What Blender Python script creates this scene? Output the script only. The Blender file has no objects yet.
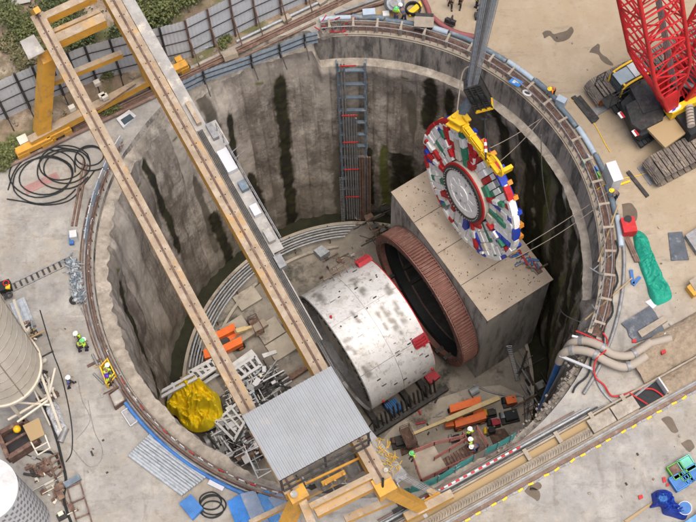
import bpy, bmesh, math, random
from mathutils import Vector, Matrix, noise
random.seed(7)
R = math.radians
V = Vector
S = bpy.context.scene
col = S.collection
# ------------------------------------------------------------------ camera, sky, sun, exposure
FPX, PITCH, ROLL, CH = 1371.8, R(66.647), R(2.672), 88.0      # focal length in photo pixels, tilt below the horizon, roll, height in metres
cam = bpy.data.cameras.new('camera'); cam.sensor_width = 36; cam.lens = 36*FPX/696
cam.clip_start = 1; cam.clip_end = 3000
co = bpy.data.objects.new('camera', cam); col.objects.link(co)
FW = V((0, math.cos(PITCH), -math.sin(PITCH))); RT = V((1, 0, 0)); UP = RT.cross(FW)
cr, sr = math.cos(ROLL), math.sin(ROLL)
right = RT*cr - UP*sr; upv = RT*sr + UP*cr
right = RT*cr + UP*(-sr); upv = UP*cr + RT*sr
co.matrix_world = Matrix(((right.x, upv.x, -FW.x, 0), (right.y, upv.y, -FW.y, 0), (right.z, upv.z, -FW.z, CH), (0, 0, 0, 1)))
S.camera = co
w = bpy.data.worlds.new('World'); S.world = w; w.use_nodes = True
nt = w.node_tree; bg = nt.nodes['Background']; sky = nt.nodes.new('ShaderNodeTexSky')
SUN_EL, SUN_AZ = R(74), R(-50)      # direction the light comes from, azimuth measured counter-clockwise from +x
sky.sky_type = 'NISHITA'; sky.sun_disc = False; sky.sun_elevation = SUN_EL; sky.sun_rotation = math.pi/2-SUN_AZ
sky.air_density = 0.8; sky.dust_density = 6.0; sky.ozone_density = 0.0
nt.links.new(sky.outputs[0], bg.inputs[0]); bg.inputs[1].default_value = 0.15
sl = bpy.data.lights.new('sun', 'SUN'); sl.energy = 1.5; sl.angle = R(50); sl.color = (1.0, .96, .90)
so = bpy.data.objects.new('sun', sl); col.objects.link(so)
sd = V((math.cos(SUN_EL)*math.cos(SUN_AZ), math.cos(SUN_EL)*math.sin(SUN_AZ), math.sin(SUN_EL)))
so.rotation_euler = sd.to_track_quat('Z', 'Y').to_euler(); so.location = sd*200
S.view_settings.view_transform = 'Standard'; S.view_settings.look = 'None'
S.view_settings.gamma = 1; S.view_settings.exposure = 0.54; S.view_settings.use_curve_mapping = False
S.cycles.max_bounces = 8; S.cycles.diffuse_bounces = 4

# ------------------------------------------------------------------ helpers
def at(x, y, z=0.0):                      # point of the place seen at a photo pixel, at height z
    u, v = x-348, 261-y
    u, v = u*cr+v*sr, -u*sr+v*cr
    d = FW*FPX + RT*u + UP*v
    t = (z-CH)/d.z
    return V((d.x*t, d.y*t, z))
CX, CY = .35, 39.16                       # centre of the shaft
def ring(a, r, z=0.0):
    return V((CX+r*math.cos(R(a)), CY+r*math.sin(R(a)), z))
def wallpt(x, y, r=17.0):                 # point on the far shaft wall at a pixel
    lo, hi = -32.0, 0.0
    f = lambda z: (at(x, y, z)-V((CX, CY, z))).length - r
    for _ in range(40):
        m = (lo+hi)/2
        if f(m) > 0: lo = m
        else: hi = m
    return at(x, y, lo)
def ang(p): return math.degrees(math.atan2(p.y-CY, p.x-CX))
RD = V((math.cos(.462), math.sin(.462), 0)); RN = V((-RD.y, RD.x, 0))   # along the crane rails, and across towards the shaft
RP = at(522, 481)
def uw(u, w_, z=0.0): return V((RP.x+RD.x*u+RN.x*w_, RP.y+RD.y*u+RN.y*w_, z))
ZF = -30.4                                # shaft floor
N3 = lambda p, s=1.0, o=0: noise.noise(V((p[0]*s+o, p[1]*s+o*1.7, p[2]*s-o)))

# ---- materials
def M(name, c, rough=.8, metal=0, c2=None, sc=1.0, det=6, c3=None, sc3=.35, lo3=.55, hi3=.7, bump=.0, bsc=8.0, vary=.18, spec=.3, coat=0, stretch=None):
    m = bpy.data.materials.new(name); m.use_nodes = True
    t = m.node_tree; b = t.nodes['Principled BSDF']
    b.inputs['Roughness'].default_value = rough; b.inputs['Metallic'].default_value = metal
    b.inputs['Specular IOR Level'].default_value = spec
    if coat: b.inputs['Coat Weight'].default_value = coat
    g = t.nodes.new('ShaderNodeNewGeometry'); mp = t.nodes.new('ShaderNodeMapping')
    t.links.new(g.outputs['Position'], mp.inputs[0])
    if stretch: mp.inputs['Scale'].default_value = stretch
    n1 = t.nodes.new('ShaderNodeTexNoise'); n1.inputs['Scale'].default_value = sc; n1.inputs['Detail'].default_value = det; n1.inputs['Roughness'].default_value = .65
    t.links.new(mp.outputs[0], n1.inputs[0])
    r1 = t.nodes.new('ShaderNodeValToRGB')
    if c2 is None: c2 = tuple(max(0, x*(1-2*vary)) for x in c)
    r1.color_ramp.elements[0].position = .35; r1.color_ramp.elements[1].position = .65
    r1.color_ramp.elements[0].color = (*c2, 1); r1.color_ramp.elements[1].color = (*c, 1)
    t.links.new(n1.outputs[0], r1.inputs[0]); out = r1.outputs[0]
    if c3:
        n2 = t.nodes.new('ShaderNodeTexNoise'); n2.inputs['Scale'].default_value = sc3; n2.inputs['Detail'].default_value = 8; n2.inputs['Roughness'].default_value = .7
        t.links.new(mp.outputs[0], n2.inputs[0])
        r2 = t.nodes.new('ShaderNodeValToRGB'); r2.color_ramp.elements[0].position = lo3; r2.color_ramp.elements[1].position = hi3
        t.links.new(n2.outputs[0], r2.inputs[0])
        mx = t.nodes.new('ShaderNodeMix'); mx.data_type = 'RGBA'; mx.inputs[7].default_value = (*c3, 1)
        t.links.new(r2.outputs[0], mx.inputs[0]); t.links.new(out, mx.inputs[6]); out = mx.outputs[2]
    t.links.new(out, b.inputs['Base Color'])
    if bump:
        n4 = t.nodes.new('ShaderNodeTexNoise'); n4.inputs['Scale'].default_value = bsc; n4.inputs['Detail'].default_value = 8
        t.links.new(mp.outputs[0], n4.inputs[0])
        bp = t.nodes.new('ShaderNodeBump'); bp.inputs['Strength'].default_value = 1; bp.inputs['Distance'].default_value = bump
        t.links.new(n4.outputs[0], bp.inputs['Height']); t.links.new(bp.outputs[0], b.inputs['Normal'])
    m['out'] = 0
    return m
def mixin(m, fac_build, colour):          # lays one more stain colour over a material; fac_build(tree) returns a 0..1 socket
    t = m.node_tree; b = t.nodes['Principled BSDF']
    src = b.inputs['Base Color'].links[0].from_socket
    mx = t.nodes.new('ShaderNodeMix'); mx.data_type = 'RGBA'; mx.inputs[7].default_value = (*colour, 1)
    t.links.new(src, mx.inputs[6]); t.links.new(fac_build(t), mx.inputs[0]); t.links.new(mx.outputs[2], b.inputs['Base Color'])
def attr(name):
    def f(t):
        a = t.nodes.new('ShaderNodeAttribute'); a.attribute_name = name; return a.outputs['Fac']
    return f
def noisefac(sc, lo, hi, stretch=None, amt=1.0, det=9, rough=.7):
    def f(t):
        g = t.nodes.new('ShaderNodeNewGeometry'); mp = t.nodes.new('ShaderNodeMapping'); t.links.new(g.outputs['Position'], mp.inputs[0])
        if stretch: mp.inputs['Scale'].default_value = stretch
        n = t.nodes.new('ShaderNodeTexNoise'); n.inputs['Scale'].default_value = sc; n.inputs['Detail'].default_value = det; n.inputs['Roughness'].default_value = rough
        t.links.new(mp.outputs[0], n.inputs[0])
        r = t.nodes.new('ShaderNodeMapRange'); r.inputs[1].default_value = lo; r.inputs[2].default_value = hi; r.inputs[4].default_value = amt
        t.links.new(n.outputs[0], r.inputs[0]); return r.outputs[0]
    return f
def linefac(d, offset, width, soft, amt=1.0):   # 0..1 across a line in plan: used where one ground surface passes into another
    def f(t):
        g = t.nodes.new('ShaderNodeNewGeometry'); dp = t.nodes.new('ShaderNodeVectorMath'); dp.operation = 'DOT_PRODUCT'
        t.links.new(g.outputs['Position'], dp.inputs[0]); dp.inputs[1].default_value = d
        n = t.nodes.new('ShaderNodeTexNoise'); n.inputs['Scale'].default_value = .25; n.inputs['Detail'].default_value = 8
        ad = t.nodes.new('ShaderNodeMath'); ad.operation = 'MULTIPLY_ADD'; ad.inputs[1].default_value = soft; 
        t.links.new(n.outputs[0], ad.inputs[0]); t.links.new(dp.outputs['Value'], ad.inputs[2])
        r = t.nodes.new('ShaderNodeMapRange'); r.inputs[1].default_value = offset; r.inputs[2].default_value = offset+width; r.inputs[4].default_value = amt
        t.links.new(ad.outputs[0], r.inputs[0]); return r.outputs[0]
    return f

conc = M('yard_concrete', (.30, .292, .275), .9, c2=(.225, .217, .202), sc=.45, c3=(.17, .16, .142), sc3=.16, lo3=.50, hi3=.70, bump=.01, bsc=6)

mixin(conc, noisefac(.16, .47, .60, amt=.35), (.40, .345, .26))
mixin(conc, noisefac(1.2, .53, .64, amt=.42), (.135, .115, .09))
mixin(conc, noisefac(.35, .50, .64, amt=.6), (.41, .395, .355))
mixin(conc, noisefac(2.6, .54, .66, det=12, amt=.30), (.39, .37, .33))
mixin(conc, noisefac(7, .55, .70, amt=.32), (.15, .135, .11))
mixin(conc, noisefac(.9, .58, .66, stretch=(1, .22, 1), amt=.45), (.16, .14, .115))
mixin(conc, linefac((.80, .60, 0), 36.0, 9.0, 5.0, .72), (.345, .26, .155))
mixin(conc, noisefac(.5, .52, .66, det=12, amt=.35), (.42, .37, .29))
mixin(conc, noisefac(1.7, .55, .68, det=12, amt=.4), (.17, .14, .105))
mixin(conc, noisefac(.8, .56, .60, stretch=(.35, 1.3, 1), det=14, rough=.75, amt=.3), (.15, .13, .105))
mixin(conc, noisefac(14, .55, .68, det=10, rough=.8, amt=.35), (.14, .125, .1))
soil = M('soil', (.27, .205, .145), 1, c2=(.15, .115, .082), sc=.9, c3=(.37, .31, .24), sc3=.5, lo3=.52, hi3=.66, bump=.12, bsc=2.2)
mixin(soil, noisefac(.3, .5, .62, amt=.8), (.085, .105, .035))
mixin(soil, noisefac(5, .58, .66, amt=.6), (.07, .06, .045))
gravel = M('trench_fill', (.31, .245, .175), 1, c2=(.20, .16, .115), sc=2.5, c3=(.16, .13, .10), sc3=1.4, bump=.08, bsc=6)
ledge_m = M('ledge_concrete', (.38, .34, .285), .95, c2=(.21, .185, .15), sc=1.3, c3=(.46, .42, .36), sc3=.8, lo3=.55, hi3=.68, bump=.06, bsc=5)
wet = M('wet_floor', (.25, .225, .19), .75, c2=(.15, .135, .115), sc=.4, c3=(.035, .037, .03), sc3=.15, lo3=.53, hi3=.62, bump=.01, bsc=5, spec=.4)
mixin(wet, noisefac(1.1, .58, .7, amt=.6), (.055, .045, .032))
mixin(wet, noisefac(.8, .55, .7, amt=.6), (.30, .27, .23))
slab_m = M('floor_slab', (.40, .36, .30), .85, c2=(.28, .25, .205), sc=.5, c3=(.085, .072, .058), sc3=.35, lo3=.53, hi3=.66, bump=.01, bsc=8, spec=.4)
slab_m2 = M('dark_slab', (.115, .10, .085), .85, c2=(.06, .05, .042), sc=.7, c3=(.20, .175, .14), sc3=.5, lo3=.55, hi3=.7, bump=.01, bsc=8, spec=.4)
water_m = M('gutter_water', (.035, .036, .022), .12, c2=(.02, .022, .014), sc=1, spec=.5)
wall_m = M('shaft_wall', (.40, .35, .295), .95, c2=(.25, .22, .185), sc=.55, c3=(.17, .152, .13), sc3=.3, lo3=.48, hi3=.66, bump=.05, bsc=3.5, stretch=(1, 1, .55), spec=.15)
mixin(wall_m, noisefac(1.2, .50, .62, stretch=(1, 1, .10), amt=.6), (.10, .088, .074))
mixin(wall_m, noisefac(.6, .50, .60, stretch=(1, 1, .35), amt=.75), (.52, .475, .41))
mixin(wall_m, noisefac(2.5, .53, .60, stretch=(.8, .8, 1.2), amt=.3), (.14, .12, .10))
mixin(wall_m, noisefac(9, .52, .64, stretch=(1, 1, .5), det=14, rough=.8, amt=.35), (.10, .088, .072))
mixin(wall_m, noisefac(2.2, .53, .60, stretch=(1.4, 1.4, .06), amt=.45), (.13, .115, .095))
mixin(wall_m, noisefac(.5, .57, .66, amt=.45), (.24, .16, .085))
mixin(wall_m, noisefac(4.0, .54, .62, det=12, amt=.45), (.09, .075, .06))
mixin(wall_m, noisefac(3.0, .56, .63, amt=.55), (.46, .42, .36))
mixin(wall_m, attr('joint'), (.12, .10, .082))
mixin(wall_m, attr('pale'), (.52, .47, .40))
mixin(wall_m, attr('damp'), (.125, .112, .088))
mixin(wall_m, attr('stain'), (.016, .014, .009))
mixin(wall_m, attr('moss'), (.10, .11, .028))
cap_m = M('retaining_wall', (.33, .30, .26), .9, c2=(.22, .20, .175), sc=.6, c3=(.10, .095, .088), sc3=.9, lo3=.47, hi3=.60, stretch=(1, 1, .3), bump=.02, bsc=4)
mixin(cap_m, noisefac(1.6, .50, .62, stretch=(1, 1, .08), amt=.8), (.045, .043, .04))
beam_c = M('beige_concrete', (.34, .295, .235), .9, c2=(.24, .205, .16), sc=1.1, c3=(.22, .18, .14), sc3=.9, lo3=.56, hi3=.7, bump=.01, bsc=10)
blk_top = M('block_top', (.44, .375, .30), .9, c2=(.34, .285, .225), sc=.5, c3=(.24, .17, .11), sc3=.45, lo3=.60, hi3=.72, bump=.01, bsc=8)
mixin(blk_top, noisefac(4.5, .60, .68, amt=.6), (.22, .165, .12))
blk_side = M('block_side', (.50, .49, .46), .8, c2=(.34, .33, .31), sc=.7, c3=(.13, .128, .12), sc3=.8, lo3=.5, hi3=.65, stretch=(1, 1, .18), bump=.01, bsc=6)
black = M('black_rubber', (.018, .022, .024), .6, vary=.2, sc=4)
dark = M('dark_steel', (.06, .058, .056), .65, .3, c2=(.03, .03, .03), sc=3, c3=(.11, .08, .06), sc3=2, bump=.004, bsc=20)
rustd = M('rusty_steel', (.16, .095, .075), .85, .1, c2=(.085, .055, .045), sc=2.5, c3=(.24, .17, .12), sc3=2.2, lo3=.5, hi3=.65, bump=.01, bsc=14)
rust_p = M('brown_pipe', (.21, .14, .11), .75, .1, c2=(.13, .085, .065), sc=1.5, c3=(.28, .24, .2), sc3=2)
steel = M('galvanised_steel', (.40, .43, .45), .55, .2, c2=(.25, .28, .31), sc=3, c3=(.2, .2, .2), sc3=2.5, lo3=.6, hi3=.72)
steel_d = M('grey_steel', (.30, .305, .31), .55, .4, c2=(.19, .19, .19), sc=2, c3=(.13, .11, .095), sc3=1.6, lo3=.55, hi3=.7)
alu = M('corrugated_sheet_metal', (.58, .60, .62), .6, .0, c2=(.48, .50, .52), sc=.7, c3=(.26, .23, .2), sc3=.9, lo3=.58, hi3=.75)
bluew = M('pale_blue_sheet', (.38, .46, .53), .6, .0, c2=(.29, .35, .41), sc=1, c3=(.18, .17, .15), sc3=1.2, lo3=.56, hi3=.7)
roof_m = M('roof_sheet', (.285, .305, .32), .55, .1, c2=(.25, .26, .265), sc=.6, c3=(.35, .33, .31), sc3=.7, lo3=.55, hi3=.75)
mixin(roof_m, noisefac(2.4, .63, .70, amt=.5), (.20, .17, .14))
mixin(roof_m, linefac((-RN.x, -RN.y, 0), -24.6+0, 1.0, .8, .0), (.35, .5, .62))
yel = M('crane_yellow', (.58, .30, .04), .6, c2=(.46, .235, .03), sc=1.2, c3=(.30, .18, .07), sc3=1.4, lo3=.52, hi3=.68, spec=.4)
yel_top = M('dusty_girder_top', (.36, .285, .20), .85, c2=(.26, .20, .14), sc=.9, c3=(.42, .26, .10), sc3=.55, lo3=.54, hi3=.66, bump=.004, bsc=14)
mixin(yel_top, noisefac(3.5, .58, .66, amt=.6), (.15, .12, .09))
mixin(yel_top, noisefac(1.3, .52, .6, det=12, amt=.5), (.43, .38, .31))
yel_lift = M('lifting_beam_yellow', (.80, .50, .02), .4, c2=(.68, .40, .02), sc=2, c3=(.30, .17, .03), sc3=2, lo3=.6, hi3=.7)
ydust = M('dusty_walkway', (.36, .35, .33), .85, c2=(.25, .24, .22), sc=1.2, c3=(.50, .46, .38), sc3=1.1, lo3=.54, hi3=.65)
orange = M('lift_orange', (.80, .17, .03), .45, c2=(.66, .13, .025), sc=2, c3=(.25, .08, .03), sc3=2.2, lo3=.62, hi3=.72)
red = M('crane_red', (.56, .018, .022), .5, c2=(.38, .014, .018), sc=1.5, c3=(.25, .03, .03), sc3=2, lo3=.55, hi3=.7)
red2 = M('bracket_red', (.42, .03, .05), .6, c2=(.28, .03, .035), sc=3, c3=(.55, .3, .3), sc3=4, lo3=.62, hi3=.72)
redc = M('cutterhead_red', (.50, .02, .025), .5, c2=(.34, .02, .02), sc=2, c3=(.35, .18, .15), sc3=3, lo3=.6, hi3=.72)
bluec = M('cutterhead_blue', (.03, .07, .45), .4, c2=(.02, .04, .3), sc=2)
greenc = M('cutterhead_green', (.05, .25, .15), .45, c2=(.03, .16, .1), sc=2)
whitec = M('cutterhead_white', (.80, .80, .78), .45, c2=(.66, .66, .64), sc=1.5, c3=(.34, .32, .29), sc3=2.3, lo3=.58, hi3=.70)
orangec = M('cutter_orange', (.55, .25, .04), .5, c2=(.6, .2, .02), sc=3)
shield_m = M('shield_white', (.66, .67, .68), .52, .1, c2=(.50, .505, .51), sc=.5, c3=(.36, .345, .31), sc3=.5, lo3=.53, hi3=.72, spec=.6)
mixin(shield_m, noisefac(3.2, .585, .66, amt=.7), (.25, .235, .22))
mixin(shield_m, noisefac(.9, .54, .62, det=14, rough=.8, amt=.5), (.33, .31, .28))
mixin(shield_m, noisefac(2.0, .56, .60, stretch=(1.2, 1.2, .25), det=12, amt=.5), (.22, .18, .14))
mixin(shield_m, attr('patch'), (.13, .12, .10))
ringbrown = M('ring_red_brown', (.22, .105, .085), .8, c2=(.165, .08, .065), sc=1.2, c3=(.27, .18, .15), sc3=1.3, lo3=.52, hi3=.68)
white = M('white_paint', (.56, .57, .57), .5, c2=(.42, .42, .41), sc=1.5, c3=(.38, .36, .33), sc3=1.6, lo3=.6, hi3=.74)
cream = M('silo_cream', (.62, .58, .49), .6, c2=(.50, .46, .375), sc=.8, c3=(.40, .33, .23), sc3=.8, lo3=.58, hi3=.74, stretch=(1, 1, .3))
silo2m = M('silo_white', (.50, .51, .53), .55, c2=(.46, .47, .49), sc=.8, c3=(.5, .5, .5), sc3=.7)
ywp = M('yellow_tarp', (.78, .60, .015), .7, c2=(.68, .50, .012), sc=1.5, spec=.2)
gtarp = M('green_tarp', (.015, .26, .175), .6, c2=(.01, .25, .17), sc=1.6)
btarp = M('blue_tarp', (.012, .045, .33), .5, c2=(.01, .03, .2), sc=3)
gnet = M('green_mesh', (.06, .30, .27), .85, c2=(.035, .17, .155), sc=3, c3=(.2, .3, .27), sc3=1)
bsheet = M('blue_sheet', (.10, .28, .55), .5, .1, c2=(.07, .2, .42), sc=1, c3=(.3, .38, .46), sc3=1, lo3=.55, hi3=.7)
bsheet2 = M('grey_blue_sheet', (.27, .33, .42), .5, .1, c2=(.2, .25, .34), sc=1, c3=(.38, .38, .38), sc3=1, lo3=.55, hi3=.7)
bluep = M('blue_paint', (.05, .17, .42), .5, c2=(.035, .11, .3), sc=2, c3=(.2, .22, .25), sc3=2, lo3=.62, hi3=.74)
bpipe = M('grey_blue_pipe', (.15, .20, .24), .65, .1, c2=(.10, .13, .16), sc=1.2, c3=(.3, .29, .27), sc3=1.2, lo3=.56, hi3=.7)
hose_m = M('hose_beige', (.32, .28, .235), .8, c2=(.31, .27, .22), sc=2)
wood = M('plywood', (.33, .24, .13), .85, c2=(.33, .24, .13), sc=2, stretch=(1, 4, 1))
matm = M('dark_sheet', (.10, .115, .135), .8, c2=(.06, .068, .08), sc=1.4, c3=(.18, .19, .2), sc3=1.6, lo3=.55, hi3=.66, bump=.02, bsc=5)
cloth_g = M('grey_cloth', (.20, .195, .185), .9, c2=(.13, .125, .12), sc=2, c3=(.3, .28, .26), sc3=2)
puddle_m = M('wet_patch', (.12, .092, .062), .55, c2=(.085, .064, .044), sc=1.5, spec=.4)
hivis = M('hi_vis_yellow', (.50, .80, .06), .7, vary=.1)
hiorange = M('hi_vis_orange', (.85, .22, .03), .7, vary=.1)
navy = M('navy_cloth', (.03, .04, .08), .9, vary=.2); trouser_g = M('grey_trousers', (.14, .14, .15), .9)
bluecl = M('blue_cloth', (.07, .13, .3), .9)
skin = M('skin', (.23, .12, .075), .6, vary=.1); hat_w = M('white_helmet', (.78, .78, .76), .35, vary=.05)
hat_y = M('yellow_helmet', (.85, .6, .03), .35, vary=.05); hat_o = M('orange_helmet', (.8, .25, .03), .35); hat_p = M('purple_helmet', (.12, .04, .5), .35); hat_g = M('green_helmet', (.15, .6, .2), .35)
leaf = [M('leaf_mid', (.105, .115, .045), .7, sc=2, c2=(.055, .07, .025)), M('leaf_light', (.15, .17, .06), .7, sc=2), M('leaf_dark', (.04, .06, .02), .7, sc=2), M('leaf_dry', (.19, .165, .09), .8, sc=2)]
twig = M('twig', (.16, .12, .085), .9)
glass = M('dark_glass', (.05, .08, .09), .12, spec=.8, vary=.2); glass_l = M('pale_glass', (.30, .36, .38), .15, spec=.8, vary=.1)
track_m = M('track_steel', (.20, .17, .145), .7, .3, c2=(.12, .10, .085), sc=2, c3=(.30, .25, .19), sc3=1.6, lo3=.5, hi3=.65)
rockm = M('broken_rock', (.25, .22, .185), 1, c2=(.14, .12, .10), sc=1.2, c3=(.33, .30, .26), sc3=1, lo3=.52, hi3=.66, bump=.1, bsc=3)

# ---- mesh builder
OFF = {}
class MB:
    def __init__(s): s.v = []; s.f = []; s.mi = []; s.sm = []; s.m = 0
    def add(s, vs, fs, smooth=False):
        b = len(s.v); s.v += [V(p) for p in vs]
        for f in fs: s.f.append([b+i for i in f]); s.mi.append(s.m); s.sm.append(smooth)
        return s
    def box(s, c, d, rz=0.0, mat=None):
        c = V(c); x, y, z = d[0]/2, d[1]/2, d[2]/2
        m = mat or Matrix.Rotation(rz, 3, 'Z')
        vs = [c + m @ V((i*x, j*y, k*z)) for k in (-1, 1) for j in (-1, 1) for i in (-1, 1)]
        return s.add(vs, [(0, 2, 3, 1), (4, 5, 7, 6), (0, 1, 5, 4), (2, 6, 7, 3), (0, 4, 6, 2), (1, 3, 7, 5)])
    def beam(s, p, q, wd, h, up=(0, 0, 1)):
        p, q = V(p), V(q); d = q-p; L = d.length
        if L < 1e-6: return s
        x = d/L; y = V(up).cross(x)
        if y.length < 1e-4: y = V((0, 1, 0)).cross(x)
        y.normalize(); z = x.cross(y)
        m = Matrix((x, y, z)).transposed()
        return s.box((p+q)/2, (L, wd, h), mat=m)
    def cyl(s, p, q, r, n=10, r2=None, caps=True):
        p, q = V(p), V(q); x = (q-p).normalized(); r2 = r if r2 is None else r2
        y = x.orthogonal().normalized(); z = x.cross(y); vs = []
        for c, rr in ((p, r), (q, r2)):
            for i in range(n):
                a = 2*math.pi*i/n; vs.append(c + y*rr*math.cos(a) + z*rr*math.sin(a))
        s.add(vs, [(i, (i+1) % n, n+(i+1) % n, n+i) for i in range(n)], n > 6)
        if caps: s.add(vs[:n], [tuple(range(n))[::-1]]); s.add(vs[n:], [tuple(range(n))])
        return s
    def tube(s, pts, r, n=8, closed=False):
        pts = [V(p) for p in pts]; k = len(pts); vs = []; y = None
        for i, p in enumerate(pts):
            a = pts[i-1] if i or closed else p; b = pts[(i+1) % k] if i < k-1 or closed else p
            x = (b-a).normalized()
            if y is None: y = x.orthogonal().normalized()
            else:
                y = y - x*y.dot(x)
                y = y.normalized() if y.length > 1e-5 else x.orthogonal().normalized()
            z = x.cross(y); rr = r[i] if isinstance(r, (list, tuple)) else r
            vs += [p + (y*math.cos(2*math.pi*j/n) + z*math.sin(2*math.pi*j/n))*rr for j in range(n)]
        fs = []
        for i in range(k if closed else k-1):
            a, b = i*n, ((i+1) % k)*n
            fs += [(a+j, a+(j+1) % n, b+(j+1) % n, b+j) for j in range(n)]
        s.add(vs, fs, True)
        if not closed: s.add(vs[:n], [tuple(range(n))[::-1]]); s.add(vs[-n:], [tuple(range(n))])
        return s
    def prism(s, pts, h):                      # polygon lifted by the vector h
        pts = [V(p) for p in pts]; h = V(h) if not isinstance(h, (int, float)) else V((0, 0, h)); n = len(pts)
        return s.add(pts+[p+h for p in pts], [tuple(range(n))[::-1], tuple(range(n, 2*n))] + [(i, (i+1) % n, n+(i+1) % n, n+i) for i in range(n)])
    def ball(s, c, r, n=8, k=6, sq=(1, 1, 1)):
        c = V(c); vs = []
        for i in range(k+1):
            a = math.pi*i/k
            for j in range(n):
                b = 2*math.pi*j/n; vs.append(c+V((r*sq[0]*math.sin(a)*math.cos(b), r*sq[1]*math.sin(a)*math.sin(b), r*sq[2]*math.cos(a))))
        return s.add(vs, [(i*n+j, (i+1)*n+j, (i+1)*n+(j+1) % n, i*n+(j+1) % n) for i in range(k) for j in range(n)], True)
    def grid(s, nu, nv, fn, smooth=True, wrap=False):
        vs = [fn(i/(nu if wrap else nu-1), j/(nv-1)) for j in range(nv) for i in range(nu)]
        fs = [(j*nu+i, j*nu+(i+1) % nu, (j+1)*nu+(i+1) % nu, (j+1)*nu+i) for j in range(nv-1) for i in range(nu if wrap else nu-1)]
        return s.add(vs, fs, smooth)
    def build(s, name, mat, parent=None, loc=None):
        off = OFF.get(parent.name, V((0, 0, 0))) if parent else (V(loc) if loc is not None else V((0, 0, 0)))
        me = bpy.data.meshes.new(name); me.from_pydata([tuple(p-off) for p in s.v], [], s.f)
        ms = mat if isinstance(mat, (list, tuple)) else [mat]
        for m in ms: me.materials.append(m)
        me.polygons.foreach_set('use_smooth', s.sm); me.polygons.foreach_set('material_index', [min(i, len(ms)-1) for i in s.mi]); me.update()
        o = bpy.data.objects.new(name, me); col.objects.link(o)
        if parent: o.parent = parent; OFF[o.name] = off
        else: o.location = off; OFF[o.name] = off
        return o
def tag(o, label=None, cat=None, group=None, kind=None):
    if label: o['label'] = label
    if cat: o['category'] = cat
    if group: o['group'] = group
    if kind: o['kind'] = kind
    return o
def root(name, loc, label, cat, group=None):
    o = bpy.data.objects.new(name, None); col.objects.link(o); o.location = V(loc); OFF[o.name] = V(loc); o.empty_display_size = .3
    return tag(o, label, cat, group)
def one(name, mb, mat, label, cat, group=None, loc=None, kind=None):    # a thing that is one mesh, origin at its base
    if loc is None:
        xs = [p.x for p in mb.v]; ys = [p.y for p in mb.v]; loc = V(((min(xs)+max(xs))/2, (min(ys)+max(ys))/2, min(p.z for p in mb.v)))
    return tag(mb.build(name, mat, loc=loc), label, cat, group, kind)
def struct(name, mb, mat): return tag(mb.build(name, mat), kind='structure')
def copy_tree(o, parent=None):
    c = o.copy(); col.objects.link(c); c.parent = parent
    for ch in [x for x in list(o.children)]: copy_tree(ch, c)
    return c
def poly_sheet(pts, z=None): return MB().add([V((p.x, p.y, p.z if z is None else z)) for p in pts], [tuple(range(len(pts)))])
def solid(mb): return mb
def arcpts(a0, a1, r, z, n): return [ring(a0+(a1-a0)*i/n, r, z) for i in range(n+1)]
def smooth_path(pts, k=6):                 # Catmull-Rom
    pts = [V(p) for p in pts]; o = []; P = [pts[0]]+pts+[pts[-1]]
    for i in range(1, len(P)-2):
        a, b, c, d = P[i-1:i+3]
        for j in range(k):
            t = j/k; o.append(.5*((2*b)+(c-a)*t+(2*a-5*b+4*c-d)*t*t+(3*b-a-3*c+d)*t**3))
    return o+[pts[-1]]# ------------------------------------------------------------------ the setting: yard, shaft, floor
def sst(a, b, x): t = max(0, min(1, (x-a)/(b-a))); return t*t*(3-2*t)
def zone(a):                              # weights: (top right with retaining wall, earth top-left, left ledge, near side)
    a = a % 360
    def win(lo, hi, s): 
        x = (a-lo) % 360; L = (hi-lo) % 360
        if x > 180+L/2: x -= 360
        return sst(-s, s, x)*(1-sst(L-s, L+s, x))
    w = [win(346, 97, 1.2), win(97, 152, 1.2), win(152, 240, 6), win(240, 346, 1.2)]
    t = sum(w) or 1
    return [x/t for x in w]
PROF = [[(17.25, 0), (17.2, -3.0), (16.55, -3.1)], [(18.1, -.02), (17.9, -.35), (17.35, -1.6)], [(18.2, 0), (18.15, -.45), (17.2, -.55)], [(18.0, 0), (17.9, -.7), (17.45, -.9)]]
def prof(a, k):
    wts = zone(a); return tuple(sum(wt*PROF[i][k][j] for i, wt in enumerate(wts)) for j in (0, 1))
NA = 720
g = MB()
RR = [0, .35, .9, 1.5, 3, 6, 12, 25, 60, 150, 500, 1500]
def gfn(u, v):
    a = 360*u; r0, z0 = prof(a, 0); k = RR[round(v*(len(RR)-1))]
    return ring(a, r0+k, z0 if k == 0 else 0)
g.grid(NA, len(RR), gfn, smooth=False, wrap=True)
struct('ground', g, conc)
sw = root('shaft_wall', (CX, CY, ZF), 'round deep shaft lined with stained grey piles, concrete retaining ring on top', 'shaft wall')
m = MB()
m.grid(NA, 6, lambda u, v: (lambda p, q: ring(360*u, p[0]+(q[0]-p[0])*v + .03*N3((math.cos(6.283*u)*20, math.sin(6.283*u)*20, v*3), .8)*(1 if 0 < v < 1 else 0), p[1]+(q[1]-p[1])*v))(prof(360*u, 0), prof(360*u, 1)), wrap=True)
m.build('retaining_wall', cap_m, sw)
def ledgefn(u, v):
    a = 360*u; p, q = prof(a, 1), prof(a, 2); P = ring(a, 20); n = N3(P, .45); n2 = N3(P, 2.2, 5)
    teeth = .16*max(0, math.sin(math.radians(a)*92))*sst(.5, 1, v) if 140 < a < 200 else 0
    r = p[0]+(q[0]-p[0])*v + (.3*n+.12*n2)*v*(.4 if a < 98 or a > 300 else .8) + teeth
    z = p[1]+(q[1]-p[1])*v + (.12*n2+.2*n)*math.sin(math.pi*v)
    return ring(a, r, z)
m = MB(); m.grid(1440, 7, ledgefn, wrap=True); m.build('ledge', ledge_m, sw)
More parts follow.
